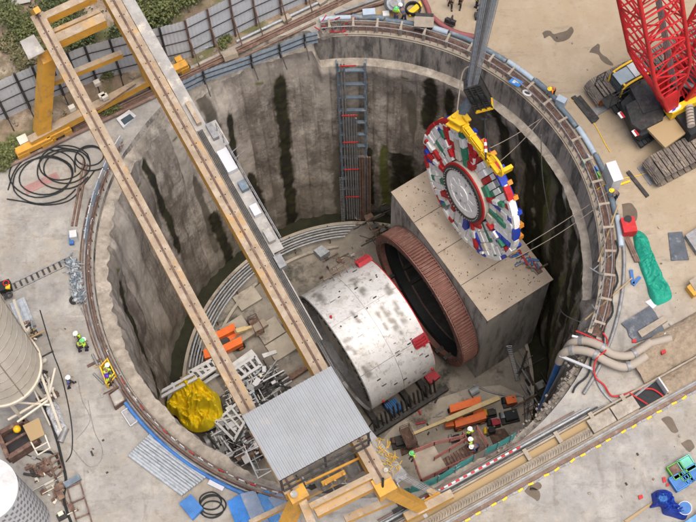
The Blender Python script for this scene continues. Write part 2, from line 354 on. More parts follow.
# damp and moss streaks, each with its own place on the wall (pixel ends in the photo -> angle and height)
ST = []
def streak(pts, wid, kind='stain', r=17.0):
    P = [wallpt(x, y, r) for x, y in pts]
    for p, q in zip(P, P[1:]): ST.append((ang(p), p.z, ang(q), q.z, wid if isinstance(wid, (int, float)) else wid[0], kind))
streak([(280, 84), (283, 120), (287, 170), (292, 222)], .42); streak([(281, 80), (283, 110)], .2)
streak([(197, 88), (212, 120), (226, 160), (232, 180)], .38, 'damp'); streak([(228, 115), (234, 150), (238, 190)], .22)
streak([(251, 178), (257, 195), (262, 212)], .34)
streak([(148, 166), (156, 190), (166, 215), (180, 250)], .28); streak([(212, 215), (222, 240), (230, 262)], .4)
streak([(196, 180), (206, 215), (216, 250)], .25, 'damp')
streak([(118, 272), (126, 298)], .22, 'moss'); streak([(122, 285), (132, 315), (142, 345), (150, 360)], .34)
streak([(152, 372), (158, 390)], .5, 'stain')
streak([(432, 80), (430, 105), (428, 125)], .5); streak([(452, 88), (448, 110), (455, 135)], .3); streak([(402, 158), (404, 200)], .9); streak([(384, 150), (386, 205)], .3, 'moss'); streak([(369, 150), (371, 205)], .22)
streak([(345, 150), (347, 210)], .9, 'damp'); streak([(410, 95), (413, 130)], .25, 'damp')
streak([(498, 105), (506, 150), (510, 190)], .5); streak([(478, 100), (480, 140)], .5, 'damp'); streak([(492, 92), (520, 108), (545, 135)], .42, 'moss'); streak([(500, 98), (540, 130)], .5)
streak([(527, 130), (530, 180), (528, 240), (520, 300)], .55); streak([(545, 150), (544, 200), (540, 260), (535, 330)], .42, 'moss'); streak([(538, 150), (540, 200), (532, 280), (524, 360)], .55)
streak([(560, 170), (560, 230), (553, 300), (545, 370)], .8); streak([(575, 205), (572, 260), (563, 320)], .6); streak([(583, 250), (570, 320), (556, 380)], .7); streak([(588, 285), (575, 345)], .5); streak([(572, 190), (578, 240)], .3, 'moss'); streak([(588, 240), (580, 275)], .25, 'moss')
def stains(a, z, P):
    o = {'stain': 0., 'moss': 0., 'damp': 0., 'joint': 0., 'pale': 0.}
    pi_ = (a/360*92) % 92; k = int(pi_); fr = abs(pi_-k-.5)*2; t_ = PT[k]*.5+PT[(k//3*3) % 96]*.5
    nj = N3((P.x, P.y, z*.5), .9, 21)
    o['joint'] = max(0, min(.85, sst(.80, 1.0, fr)*(.55+nj*1.2)+max(0, -t_)*(.5+nj)+ (.35 if (z+PH[k//6]) % 3.1 < .16 and nj > -.1 else 0)))
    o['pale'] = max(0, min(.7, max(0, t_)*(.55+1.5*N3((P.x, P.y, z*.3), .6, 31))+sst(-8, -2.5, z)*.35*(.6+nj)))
    jit = N3(P, .8, 3)*.5+N3(P, 3, 9)*.22
    for a0, z0, a1, z1, wd, k in ST:
        if z > z0+.9 or z < z1-.9: continue
        t = max(0, min(1, (z0-z)/(z0-z1+1e-6))); aa = a0+(a1-a0)*t
        d = abs((a-aa+180) % 360-180)*17*math.pi/180
        e = max(0, z-z0, z1-z)
        x = 1-sst(.6, 1.05, (d+e*.4)/(wd*1.6*(1+jit)))
        o[k] = max(o[k], x*.95)
        if k == 'stain': o['moss'] = max(o['moss'], (1-sst(.9, 2.0, (d+e*.4)/(wd*(1+jit))))*sst(-.1, .25, N3(P, 1.5, 13))*.6)
    ar = (a+180) % 360-180
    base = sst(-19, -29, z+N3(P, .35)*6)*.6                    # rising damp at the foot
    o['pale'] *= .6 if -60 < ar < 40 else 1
    if -60 < ar < 48:                                           # the seeping right side
        s = sst(48, 20, ar)*sst(-3.0, -9, z+N3(P, .4)*5)
        nn = N3((P.x*1.2, P.y*1.2, P.z*.12), 1.0)
        o['damp'] = max(o['damp'], s*.4); o['stain'] = max(o['stain'], s*sst(.08, .26, nn+.25*N3(P, 2.4, 6))*.75)
        o['moss'] = max(o['moss'], s*sst(-.02, .25, N3((P.x*1.6, P.y*1.6, P.z*.25), 1, 11))*.7)
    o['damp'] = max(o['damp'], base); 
    o['moss'] *= 1-.75*o['stain']
    return o
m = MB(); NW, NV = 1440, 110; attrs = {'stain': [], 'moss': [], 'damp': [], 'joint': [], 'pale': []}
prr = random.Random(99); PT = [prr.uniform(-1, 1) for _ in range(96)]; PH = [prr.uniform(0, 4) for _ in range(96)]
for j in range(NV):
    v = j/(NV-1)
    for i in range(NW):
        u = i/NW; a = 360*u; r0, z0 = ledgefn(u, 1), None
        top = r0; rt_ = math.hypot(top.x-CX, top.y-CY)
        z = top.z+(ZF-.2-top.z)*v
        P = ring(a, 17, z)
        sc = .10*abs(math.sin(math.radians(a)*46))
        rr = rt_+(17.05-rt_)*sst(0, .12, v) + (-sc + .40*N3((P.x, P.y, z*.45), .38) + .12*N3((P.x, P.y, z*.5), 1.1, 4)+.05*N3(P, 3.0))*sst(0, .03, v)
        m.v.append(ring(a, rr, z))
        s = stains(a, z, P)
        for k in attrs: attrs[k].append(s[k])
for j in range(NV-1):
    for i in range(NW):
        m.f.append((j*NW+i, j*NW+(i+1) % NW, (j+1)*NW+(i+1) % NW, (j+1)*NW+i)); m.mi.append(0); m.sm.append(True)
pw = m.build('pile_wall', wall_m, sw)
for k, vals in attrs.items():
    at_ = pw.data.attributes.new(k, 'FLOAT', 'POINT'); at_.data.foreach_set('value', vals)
# floor
m = MB(); m.grid(180, 24, lambda u, v: ring(360*u, 17.6*v, ZF+.03*N3(ring(360*u, 17*v), .5)), wrap=True); struct('shaft_floor', m, wet)
m = MB()
for i in range(180):
    a0, a1 = 2*i, 2*i+2
    m.add([ring(a0, 15.95, ZF+.06), ring(a1, 15.95, ZF+.06), ring(a1, 17.3, ZF+.06), ring(a0, 17.3, ZF+.06)], [(0, 1, 2, 3)])
struct('gutter_water', m, water_m)
m = MB()
for i in range(180): 
    for r0, r1, zz in ((15.6, 15.9, .35),):
        a0, a1 = 2*i, 2*i+2
        P = [ring(a, r, ZF+z) for a in (a0, a1) for r, z in ((r0, 0), (r0, zz), (r1, zz), (r1, 0))]
        m.add(P, [(0, 1, 5, 4), (1, 2, 6, 5), (2, 3, 7, 6)])
one('floor_kerb', m, slab_m, 'low curved concrete kerb round the edge of the shaft floor', 'kerb')
# floor slabs (left part, pale casting slabs between slots; apron near the lift)
fs = root('slab_floor', at(250, 320, ZF), 'pale concrete base slabs between dark slots on the left shaft floor', 'slab')
def fpoly(pts, h, mat, parent, name='slab', z=ZF+.05):
    return MB().prism([at(x, y, z) for x, y in pts], h).build(name, mat, parent)
A0 = at(282, 375, ZF); AX = V((.854, .52, 0)); AN = V((-.52, .854, 0))     # axis of the tunnel drive and across it
def ax(t, s, z=0.0): return V((A0.x+AX.x*t+AN.x*s, A0.y+AX.y*t+AN.y*s, z))
k = 0
for i in range(-3, 2):
    for j in range(0, 5):
        c = ax(-1.2+i*2.55, 2.2+j*1.95, ZF+.2); q = c-V((CX, CY, c.z))
        if q.length > 13.9 or random.random() < .16: continue
        MB().box(c, (2.42+random.uniform(-.3, .05), 1.8+random.uniform(-.2, .05), .3+.08*((i*3+j) % 3)), rz=math.atan2(AX.y, AX.x)).build('slab', slab_m, fs)
struct('floor_apron', poly_sheet([at(x, y, ZF+.06) for x, y in ((372, 470), (378, 445), (395, 425), (440, 398), (470, 388), (500, 385), (522, 395), (530, 420), (520, 450), (470, 480), (420, 500))]), slab_m)
# portal block with its bore
bd = V((.512, -.859, 0)); bn = V((-.859, -.512, 0))          # along the face and out of it (towards the shield)
B0 = V((7.49, 45.0, 0)); W2, ZT, ZC, RB, DEP = 6.95, -16.0, -23.75, 6.05, 6.25
def bl(s, t, z): return V((B0.x+bd.x*s+bn.x*t, B0.y+bd.y*s+bn.y*t, z))
pb = root('portal_block', bl(0, -DEP/2, ZF), 'big rectangular concrete block with round tunnel opening standing on the shaft floor', 'concrete block')
m = MB(); n = 96; inner = []; outer = []
for i in range(n):
    a = 2*math.pi*i/n; c_, s_ = math.cos(a), math.sin(a)
    inner.append((RB*c_, ZC+RB*s_))
    k = min((W2/abs(c_)) if abs(c_) > 1e-6 else 1e9, ((ZT-ZC) if s_ > 0 else (ZC-ZF))/abs(s_) if abs(s_) > 1e-6 else 1e9)
    outer.append((k*c_, ZC+k*s_))
vs = [bl(a, 0, b) for a, b in inner]+[bl(a, 0, b) for a, b in outer]
m.add(vs, [(i, (i+1) % n, n+(i+1) % n, n+i) for i in range(n)])
E_ = lambda s, t, z: bl(s, t, z)
for s in (-W2, W2): m.add([E_(s, 0, ZF), E_(s, 0, ZT), E_(s, -DEP, ZT), E_(s, -DEP, ZF)], [(0, 1, 2, 3)])
m.add([E_(-W2, -DEP, ZF), E_(-W2, -DEP, ZT), E_(W2, -DEP, ZT), E_(W2, -DEP, ZF)], [(0, 1, 2, 3)])
m.build('block_body', blk_side, pb)
m = MB(); m.grid(n, 9, lambda u, v: bl(RB*math.cos(6.28318*u), -DEP*v, ZC+RB*math.sin(6.28318*u)), wrap=True); m.build('bore_lining', M('bore_lining_shaded', (.045, .043, .04), .9, c2=(.02, .02, .02), sc=.8, c3=(.12, .115, .11), sc3=.7, lo3=.58, hi3=.66), pb)  # shade inside the bore is painted into the lining's near-black colour
m = MB(); m.prism([bl(-W2-.04, .04, ZT), bl(W2+.04, .04, ZT), bl(W2+.04, -DEP-.3, ZT), bl(-W2-.04, -DEP-.3, ZT)], .16); m.build('block_top', blk_top, pb)
m = MB()
for i in range(230):
    s = random.uniform(-W2+.3, W2-.3); t = random.uniform(-DEP+.2, -.2); p = bl(s, t, ZT+.15); h = random.uniform(.03, .16)
    m.cyl(p, p+V((random.uniform(-.08, .08), random.uniform(-.08, .08), h)), .03, 4)
tag(m.build('rebar_stub', rustd, pb), kind='stuff')
m = MB()
for i in range(3):
    s = -W2+3.4*(i+1); m.beam(bl(s, .02, ZT+.165), bl(s, -DEP, ZT+.165), .05, .012)
m.build('joint', dark, pb)
# ledge concrete beam in dark corner beside block, floor slots in bore
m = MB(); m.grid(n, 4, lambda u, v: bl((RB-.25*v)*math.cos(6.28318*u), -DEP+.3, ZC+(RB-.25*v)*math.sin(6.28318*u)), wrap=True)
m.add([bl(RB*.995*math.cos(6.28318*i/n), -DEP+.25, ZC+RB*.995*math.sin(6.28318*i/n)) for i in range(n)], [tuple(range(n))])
m.build('end_wall', M('bore_end_shaded', (.035, .033, .03), .9, c2=(.015, .015, .014), sc=.6), pb)  # near-black colour stands in for the unlit depth of a longer tunnel
# shield launch cradle visible inside the bore and a few pieces of kit
m = MB()
for s in (-4.6, -3.4, 3.4, 4.6):
    zz = ZC-math.sqrt(max(0, 6.2**2-s*s)); m.beam(bl(s, 2, zz+.2), bl(s, -DEP+.5, zz+.2), .35, .4)
m.build('guide_rail', dark, pb)
bq = random.Random(6)
for i in range(26):                       # plant seen in the gloom inside the bore
    s = bq.uniform(-4.6, 4.6); z = bq.uniform(ZC-4.2, ZC+2.5); c = bl(s, -bq.uniform(1.5, 5), z)
    m = MB(); m.box(c, (bq.uniform(.3, 1.4), bq.uniform(.3, 1.2), bq.uniform(.2, 1.0)), rz=math.atan2(bd.y, bd.x)); m.beam(c, bl(s, -5.6, z), .16, .16); m.build('bore_equipment', (dark, steel_d, blk_side, black)[i % 4], pb)
# ribbed entry ring in front of the block
er = root('entry_seal_ring', bl(0, .9, ZF), 'large red brown ribbed steel ring in front of the tunnel opening', 'steel ring')
T0, T1, RO_, RI = .08, 1.7, 6.55, 6.05
def rg(a, r, t): return bl(r*math.cos(a), t, ZC+r*math.sin(a))
n = 180; m = MB()
pr_ = [(RI, T0), (RI, T1), (RO_-.1, T1), (RO_-.1, T0)]
m.grid(n, 5, lambda u, v: rg(6.28318*u, *pr_[round(v*4) % 4]), smooth=False, wrap=True); m.build('ring_body', ringbrown, er)
m = MB()
for i in range(132):
    a = 2*math.pi*i/132
    if a > math.pi+.5 and a < 2*math.pi-.5: continue
    d0, d1 = a-.0085, a+.0085
    P = [rg(x, r, t) for x in (d0, d1) for r, t in ((RO_-.12, T0), (RO_+.14, T0), (RO_+.14, T1-.08), (RO_-.12, T1-.08))]
    m.add(P, [(0, 1, 2, 3), (7, 6, 5, 4), (0, 4, 5, 1), (1, 5, 6, 2), (2, 6, 7, 3)])
tag(m.build('rib', ringbrown, er), kind='stuff')
for tt in (T0+.02, T1):
    m = MB(); q = [(RI-.12, tt), (RI-.12, tt+.08), (RO_+.16, tt+.08), (RO_+.16, tt)]
    m.grid(n, 5, lambda u, v: rg(6.28318*u, *q[round(v*4) % 4]), smooth=False, wrap=True); m.build('flange', ringbrown, er)
m = MB(); q = [(RI-.55, .3), (RI-.5, 1.1), (RI-.02, 1.25), (RI-.02, .3)]
m.grid(n, 5, lambda u, v: rg(6.28318*u, *q[round(v*4) % 4]), smooth=False, wrap=True); m.build('rubber_seal', black, er)
m = MB()
for i in range(60):
    a = 2*math.pi*i/60; MB().cyl(rg(a, RI+.1, T1+.06), rg(a, RI+.1, T1+.16), .07, 6).build('bolt', dark, er)
# ------------------------------------------------------------------ shield of the boring machine
sh = root('machine_shield', bl(0, 7, ZF), 'big white steel boring machine shield cylinder lying on the shaft floor', 'machine shield')
SR, TA, TB, ZS = 5.78, 4.0, 10.5, -23.72
def sc_(a, t, r=SR): return bl(r*math.cos(R(a)), t, ZS+r*math.sin(R(a)))
def shell(a0, a1, t0, t1, r=SR, th=.05, mat=shield_m, name='plate'):
    m = MB(); na = max(4, int(abs(a1-a0)/1.2)); nt_ = max(3, int((t1-t0)/.25))
    m.grid(na, nt_, lambda u, v: sc_(a0+(a1-a0)*u, t0+(t1-t0)*v, r))
    m.grid(na, 2, lambda u, v: sc_(a0+(a1-a0)*u, t0, r-th*v), smooth=False); m.grid(na, 2, lambda u, v: sc_(a0+(a1-a0)*u, t1, r-th*v), smooth=False)
    for e in (a0, a1): m.grid(2, 2, lambda u, v: sc_(e, t0+(t1-t0)*u, r-th*v), smooth=False)
    o = m.build(name, mat, sh)
    vals = []
    for v in m.v:
        s = ((v-V((B0.x, B0.y, 0))).dot(bd)); t = (v-V((B0.x, B0.y, 0))).dot(bn); f = 0
        for s0, t0_, ws, wt in ((1.6, 5.0, 1.3, .35), (1.9, 5.9, 1.4, .3), (1.4, 6.6, 1.1, .25), (-3.4, 9.7, .9, .5), (1.9, 10.1, 1.0, .45), (4.2, 9.8, .6, .5), (-.4, 4.6, .6, .3), (-2.0, 6.5, 1.5, .3), (.2, 8.4, 1.0, .2)):
            f = max(f, 1-((s-s0)/ws)**2-((t-t0_)/wt)**2+N3(v, 2.2)*1.3)
        vals.append(max(0, min(.8, f)))
    a_ = o.data.attributes.new('patch', 'FLOAT', 'POINT'); a_.data.foreach_set('value', vals)
    return o
tm = 7.2
for a0, a1 in ((-6, 44), (44.3, 92), (92.3, 140), (140.3, 188)):
    for t0, t1, dr in ((TA, tm, 0), (tm+.03, TB, -.012)):
        shell(a0, a1, t0, t1, SR+dr+(.07 if a0 < 40 else 0))
shell(188.3, 353.7, TA, TB, SR-.03)
m = MB(); q = [(SR-.9, TA+.06), (SR-.02, TA+.02), (SR-.02, TB-.3), (SR-.9, TB-.35)]
m.grid(120, 5, lambda u, v: sc_(360*u, q[round(v*4) % 4][1], q[round(v*4) % 4][0]), smooth=False, wrap=True); m.build('inner_ring', steel_d, sh)
for t in (TA+.6, TB-1.0):
    m = MB(); m.add([sc_(360*i/96, t, SR-.8) for i in range(96)], [tuple(range(96))]); m.build('bulkhead', blk_side, sh)
for t in (TA-.02, ):
    m = MB(); m.tube([sc_(-20+220*i/80, t, SR+.01) for i in range(81)], .045, 6); m.build('edge_strip', redc, sh)
m = MB(); m.tube([sc_(-20+220*i/80, TB+.04, SR-.02) for i in range(81)], .06, 6); m.build('tail_seal', steel_d, sh)
# jacks poking out of the tail
for i in range(22):
    a = 10+160*i/21; m = MB(); m.cyl(sc_(a, TB-.6, SR-.45), sc_(a, TB+.0, SR-.45), .13, 10); m.cyl(sc_(a, TB+.0, SR-.45), sc_(a, TB+.12, SR-.45), .2, 10); m.build('thrust_jack', dark, sh)
for i in range(34):                       # small ports, slots and lugs on the skin
    a = random.uniform(0, 150); t = random.uniform(TA+.4, TB-.5); m = MB()
    sz = random.choice(((.34, .10), (.45, .06), (.12, .12), (.2, .08)))
    c = sc_(a, t, SR+.03+(.07 if a < 44 else 0)); ta = bd*(-math.sin(R(a)))+V((0, 0, math.cos(R(a)))); nn = (sc_(a, t, 8)-sc_(a, t, 7)).normalized()
    m.box(c, (sz[0], sz[1], .05), mat=Matrix((bn, ta, nn)).transposed()); m.build('port', dark if random.random() < .7 else steel_d, sh)
for a, t in ((38, TA+.5), (4, TA+.4), (2, TB-1.1), (100, TB-.5)):
    m = MB(); m.cyl(sc_(a, t, SR), sc_(a, t, SR+.2), .09, 8); m.cyl(sc_(a, t, SR+.2), sc_(a, t, SR+.25), .12, 8); m.build('cap', redc, sh)
for a, t in ((44, TA+.35), (136, TA+.3)):  # red hinge brackets where the shield segments join
    m = MB(); ta = bd*(-math.sin(R(a)))+V((0, 0, math.cos(R(a)))); nn = (sc_(a, t, 8)-sc_(a, t, 7)).normalized(); F = Matrix((bn, ta, nn)).transposed()
    m.box(sc_(a, t+.3, SR+.14), (1.35, .85, .14), mat=F)
    for o_ in (-.4, -.13, .13, .4): m.box(sc_(a, t+.3, SR+.32)+ta*o_, (1.3, .06, .32), mat=F)
    m.cyl(sc_(a, t-.25, SR+.34)-ta*.5, sc_(a, t-.25, SR+.34)+ta*.5, .09, 8); m.build('bracket', red2, sh)
m = MB()                                   # guard rail along the top left edge
P = [sc_(141+2*i, TA+.2+.01*i, SR+.05) for i in range(0, 1)]
for zz in (.35, .75, 1.1): m.beam(sc_(138, TA+.2, SR+zz), sc_(138, TA+3.6, SR+zz), .04, .04)
for i in range(6): m.beam(sc_(138, TA+.2+.68*i, SR), sc_(138, TA+.2+.68*i, SR+1.1), .05, .05)
m.build('guard_rail', rustd, sh)
m = MB()                                   # cradle
for t in (TA+.6, TA+2.4, TA+4.2, TB-.6):
    m.prism([bl(-6.4, t-.25, ZF), bl(6.4, t-.25, ZF), bl(6.4, t+.25, ZF), bl(-6.4, t+.25, ZF)], 1.0)
for s in (-6.4, 6.4): m.beam(bl(s, TA-1.2, ZF+.55), bl(s, TB+1.2, ZF+.55), .5, .5); 
for i in range(16):
    for s in (-6.25, 6.25): m.beam(bl(s, TA+i*.43, ZF+.7), bl(s*.93, TA+i*.43, ZF+3.2), .12, .18)
m.build('cradle', dark, sh)
# ------------------------------------------------------------------ pipes and ladders on the far wall
def rung_tower():
    t = root('pipe_ladder_frame', at(351, 235, ZF), 'tall blue grey steel ladder frame carrying pipes down the far shaft wall', 'ladder frame')
    top = wallpt(351, 62, 16.6); aa = ang(top)
    hw = 1.05
    def P(s, z, r=16.35): return ring(aa-s/16.35*57.3, r, z)
    for s, nm in ((-hw, 'stile'), (hw, 'stile')):
        m = MB(); m.beam(P(s, -2.2), P(s, ZF+.3), .17, .2); m.build('stile', bpipe, t)
    for i in range(11):
        z = -3.4-i*2.05; m = MB(); m.beam(P(-hw, z), P(hw, z), .28, .14); m.build('rung', bpipe, t)
    for i in range(16): 
        z = -2.9-i*1.75; m = MB(); m.beam(P(-hw-.05, z, 16.35), P(-hw-.05, z, 17.0), .12, .12); m.beam(P(hw+.05, z, 16.35), P(hw+.05, z, 17.0), .12, .12); m.build('wall_bracket', bpipe, t)
    for k_, (s, z0) in enumerate(((-.78, -2.0), (-.55, -2.0), (-.33, -10.), (-.12, -10.), (.1, -10.), (.28, -10.5))):
        m = MB(); m.cyl(P(s, z0, 16.1), P(s, ZF+.5, 16.1), .075, 8); m.build('riser_pipe', steel_d, t)
    for z in (-2.2, -9.9, -14.5, -19.5, -25):
        m = MB(); m.beam(P(-.9, z, 16.0), P(.4, z, 16.0), .06, .12); m.build('pipe_clamp', redc, t)
    for s in (.5, .72, .9, 1.2, 1.4):
        m = MB(); m.cyl(P(s, -17.5, 16.2), P(s, ZF+.5, 16.0), .09, 8); m.build('riser_pipe', rust_p, t)
    m = MB(); 
    for s in (-1.35, -1.1): m.beam(P(s, -21, 16.0), P(s, ZF, 16.0), .05, .05)
    for i in range(28): m.beam(P(-1.35, -21-i*.33, 16.0), P(-1.1, -21-i*.33, 16.0), .03, .03)
    m.build('access_ladder', steel_d, t)
rung_tower()
for i in range(5):                         # grey pipes laid round the left of the floor
    r = 14.2+i*.27; m = MB(); m.tube(arcpts(92-i*1.0, 176-i*.8, r, ZF+.75, 50), .085, 8)
    one('floor_pipe', m, steel_d if i % 2 else steel, ('innermost', 'second innermost', 'middle', 'second outermost', 'outermost')[i]+' of the five grey service pipes curving round the left shaft floor', 'pipe', 'service pipes round the shaft floor')
for i, a in enumerate((98, 112, 126, 140, 154, 168)):
    m = MB(); m.beam(ring(a, 13.9, ZF+.6), ring(a, 15.5, ZF+.6), .12, .12); m.beam(ring(a, 14.0, ZF), ring(a, 14.0, ZF+1.0), .08, .08); m.beam(ring(a, 15.4, ZF), ring(a, 15.4, ZF+1.0), .08, .08)
    one('pipe_rest', m, rustd, ('first', 'second', 'third', 'fourth', 'fifth', 'sixth')[i]+' rusty bracket under the floor pipes counted from the ladder frame', 'pipe support', 'rests under the floor pipes')
# second kerb inside the pipes
m = MB()
for i in range(90):
    a0, a1 = 95+i*.95, 95+(i+1)*.95
    P = [ring(a, r, ZF+z) for a in (a0, a1) for r, z in ((13.3, 0), (13.3, .4), (13.55, .4), (13.55, 0))]; m.add(P, [(0, 1, 5, 4), (1, 2, 6, 5), (2, 3, 7, 6)])
one('inner_kerb', m, slab_m, 'inner curved concrete kerb beside the floor pipes', 'kerb')
# ------------------------------------------------------------------ cutterhead hanging over the block
CT = at(468, 191, -8)
na = V((-.8576, -.4951, .1392)).normalized(); ea = V((0, 0, 1)).cross(na).normalized(); eb = na.cross(ea).normalized()
ch = root('cutterhead', CT, 'huge round multicoloured cutterhead disc hanging tilted from the crane', 'cutterhead')
def cp(r, a, h): return CT + ea*(r*math.cos(a)) + eb*(r*math.sin(a)) + na*h
def cx(x, y, h): return CT + ea*x + eb*y + na*h
def dp(px, py, h=0):                      # point above the disc's back face, seen at a photo pixel
    o = V((0, 0, CH)); d = at(px, py, -30)-o; q = CT+na*h
    return o + d*((q-o).dot(na)/d.dot(na))
CR = 6.1
def ringprof(m, pr_, n=120):
    k = len(pr_); m.grid(n, k+1, lambda u, v: cp(pr_[round(v*k) % k][0], 2*math.pi*u, pr_[round(v*k) % k][1]), smooth=False, wrap=True)
def wedge(m, r0, r1, a0, a1, h0, h1, taper=0):
    P = []
    for h in (h0, h1):
        P += [cp(r0, a0+taper, h), cp(r1, a0, h), cp(r1, (a0+a1)/2, h), cp(r1, a1, h), cp(r0, a1-taper, h)]
    m.add(P, [(4, 3, 2, 1, 0), (5, 6, 7, 8, 9)]+[(i, (i+1) % 5, 5+(i+1) % 5, 5+i) for i in range(5)])
m = MB(); ringprof(m, [(2.0, -.52), (5.6, -.52), (5.8, -.5), (5.8, -.38), (2.0, -.38)]); m.build('disc_body', dark, ch)
def imdir(a):                             # where on the disc, as the photo shows it: unit right / up
    P = cp(1, a, 0)-CT; x, y = P.dot(right), P.dot(upv); l = math.hypot(x, y); return x/l, y/l
EB = (imdir(0), imdir(math.pi/2))
for i in range(30):                       # rim blocks
    a0 = 2*math.pi*i/30; a1 = a0+2*math.pi/30*.9; P = cp(6, (a0+a1)/2, 0)-CT; rx, ry = P.dot(right)/6, P.dot(upv)/6
    mat = whitec
    if ry > .35 and rx > -.62: mat = redc if i % 5 else whitec
    elif rx > .02 and ry > -.25: mat = (redc, bluec, redc, whitec)[i % 4]
    elif rx > .1: mat = bluec if i % 3 == 1 else whitec
    elif i % 4 == 0: mat = redc
    m = MB(); wedge(m, 5.68, 5.98, a0, a1, -.5, .02+.06*(i % 2)); m.build('rim_block', mat, ch)
m = MB(); ringprof(m, [(5.62, -.4), (5.9, -.4), (5.9, -.12), (5.62, -.12)]); m.build('rim_ring', whitec, ch)
rr = random.Random(4)
NS = 7
for k in range(NS):                       # sectors of parallel scraper strips
    a = 2*math.pi*(k+.35)/NS; X = ea*math.cos(a)+eb*math.sin(a); Y = na.cross(X); P = X; rx, ry = P.dot(right), P.dot(upv)
    if rx < -.25 and ry > .1: pal = [whitec, bluec, whitec, whitec, greenc, whitec, redc, whitec, bluec, whitec]
    elif ry > .25: pal = [whitec, redc, whitec, greenc, whitec, whitec, redc, redc, whitec, whitec]
    elif rx > .15 and ry > -.35: pal = [whitec, whitec, greenc, whitec, redc, whitec, whitec, redc, whitec, greenc]
    elif rx > 0: pal = [whitec, bluec, whitec, whitec, greenc, whitec, bluec, whitec, redc, whitec]
    elif ry < -.6: pal = [whitec, redc, whitec, greenc, whitec, whitec, bluec, whitec, whitec, redc]
    else: pal = [whitec, whitec, redc, whitec, whitec, bluec, whitec, whitec, redc, whitec]
    tn = math.tan(math.pi/NS); n_ = 9; st = .56
    for j in range(n_):
        o = (j-(n_-1)/2)*st; x0 = max(abs(o)/tn+.08, math.sqrt(max(0, 2.72**2-o*o))); x1 = math.sqrt(max(0, 5.68**2-o*o))
        if x1-x0 < .3: continue
        mt = pal[j % len(pal)]; m = MB(); x = x0; q = 0; base = rr.uniform(-.2, .04)
        while x < x1-.1:
            L = min(rr.uniform(.6, 1.1), x1-x); m.m = 1 if (mt is not whitec and q % 3 == 2) or (mt is whitec and rr.random() < .10) else 0
            hh = base+rr.uniform(-.05, .16)+(.1 if mt is not whitec else 0)
            w_ = st*(.95 if mt is whitec else .78)
            m.box(CT+X*(x+L/2)+Y*o+na*((hh-.4)/2), (L*.93, w_, hh+.4), mat=Matrix((X, Y, na)).transposed()); x += L; q += 1
        m.build('scraper_strip', [mt, whitec if mt is not whitec else (cream, steel)[j % 3 == 0]], ch)
    m = MB(); wedge(m, 2.66, 3.25, a-.38, a-.1, -.35, .14); m.build('cover_plate', (cream, greenc, redc, whitec)[k % 4], ch)
    for r_, da, mt in ((3.3, math.pi/NS, redc), (4.1, math.pi/NS, whitec), (4.9, math.pi/NS, redc if k % 2 else greenc)):
        m = MB(); m.box(cp(r_, a+da, 0), (.62, .34, .5), mat=Matrix((ea*math.cos(a+da)+eb*math.sin(a+da), na.cross(ea*math.cos(a+da)+eb*math.sin(a+da)), na)).transposed()); m.build('cutter_box', mt, ch)
m = MB(); ringprof(m, [(2.44, -.3), (2.44, .34), (2.56, .34), (2.56, -.3)]); m.build('hub_drum', cream, ch)
m = MB(); ringprof(m, [(2.42, .34), (2.42, .48), (2.64, .48), (2.64, .34)]); m.build('hub_flange', redc, ch)
m = MB(); ringprof(m, [(2.08, .2), (2.08, .62), (2.45, .62), (2.45, .2)]); m.build('hub_ring', M('hub_dark_steel', (.075, .07, .065), .5, .3), ch)
for i in range(48):
    a = 2*math.pi*i/48; MB().cyl(cp(2.24, a, .66), cp(2.24, a, .74), .05, 6).build('hub_bolt', steel_d, ch)
m = MB(); m.add([cp(1.99, 2*math.pi*i/60, .30) for i in range(60)], [tuple(range(60))]); m.build('hub_back', silo2m, ch)
m = MB(); ringprof(m, [(1.55, .34), (1.55, .56), (2.08, .56), (2.08, .34)])
for i in range(10):
    a = 2*math.pi*i/10; wedge(m, .5, 1.57, a-.2, a+.2, .34, .52, taper=-.14)
ringprof(m, [(.2, .34), (.2, .60), (.72, .60), (.72, .34)], 24); m.add([cp(.4, 2*math.pi*i/24, .56) for i in range(24)], [tuple(range(24))])
m.build('hub_disc', whitec, ch)
for i in range(30):
    a = 2*math.pi*i/30; m = MB(); P = cp(5.8, a, -.62); m.box(P, (.42, .36, .4), mat=Matrix((ea*math.cos(a)+eb*math.sin(a), na.cross(ea*math.cos(a)+eb*math.sin(a)), na)).transposed()); m.build('rim_cutter', orangec if i % 3 else bluec, ch)
m = MB(); ringprof(m, [(3, -.53), (5.9, -.53), (5.8, -.66), (3, -.66)]); m.build('front_rim', bluec, ch)
# lifting beam over its upper edge
lb = root('lifting_beam', dp(478, 140, .2), 'yellow steel lifting beam clamped over the top edge of the cutterhead', 'lifting beam')
a_, b_ = dp(464, 126, .5), dp(493, 164, .5)
bx_ = (b_-a_).normalized(); sd_ = bx_.cross(na).normalized(); BF = Matrix((bx_, sd_, na)).transposed()
for o_ in (-.2, .2):
    m = MB(); m.beam(a_+sd_*o_, b_+sd_*o_, .14, .42, up=na); m.build('beam', yel_lift, lb)
m = MB(); m.box(a_.lerp(b_, .5)+na*.3, ((b_-a_).length*.95, .42, .05), mat=BF); m.build('top_plate', yel_lift, lb)
for f in (.05, .3, .68, .97):
    m = MB(); p = a_.lerp(b_, f); m.box(p+na*.05, (.12, .75, .6), mat=BF); m.build('cross_plate', yel_lift, lb)
p = a_-bx_*.35
for o_ in (-.5, .3):                      # two triangular cheek plates of the head
    m = MB(); m.prism([p+sd_*o_-bx_*.8-na*.2, p+sd_*o_+bx_*.5-na*.2, p+sd_*o_+bx_*.4+na*.5, p+sd_*o_-bx_*.6+na*.95], sd_*.14); m.build('lug', yel_lift, lb)
m = MB(); m.cyl(p-sd_*.65-bx_*.45+na*.5, p+sd_*.55-bx_*.45+na*.5, .18, 12); m.build('pin', yel_lift, lb)
for o_ in (-.7, .5):
    m = MB(); m.box(p+bx_*.2+sd_*o_-na*.2, (.6, .2, .4), mat=BF); m.build('end_block', yel_lift, lb)
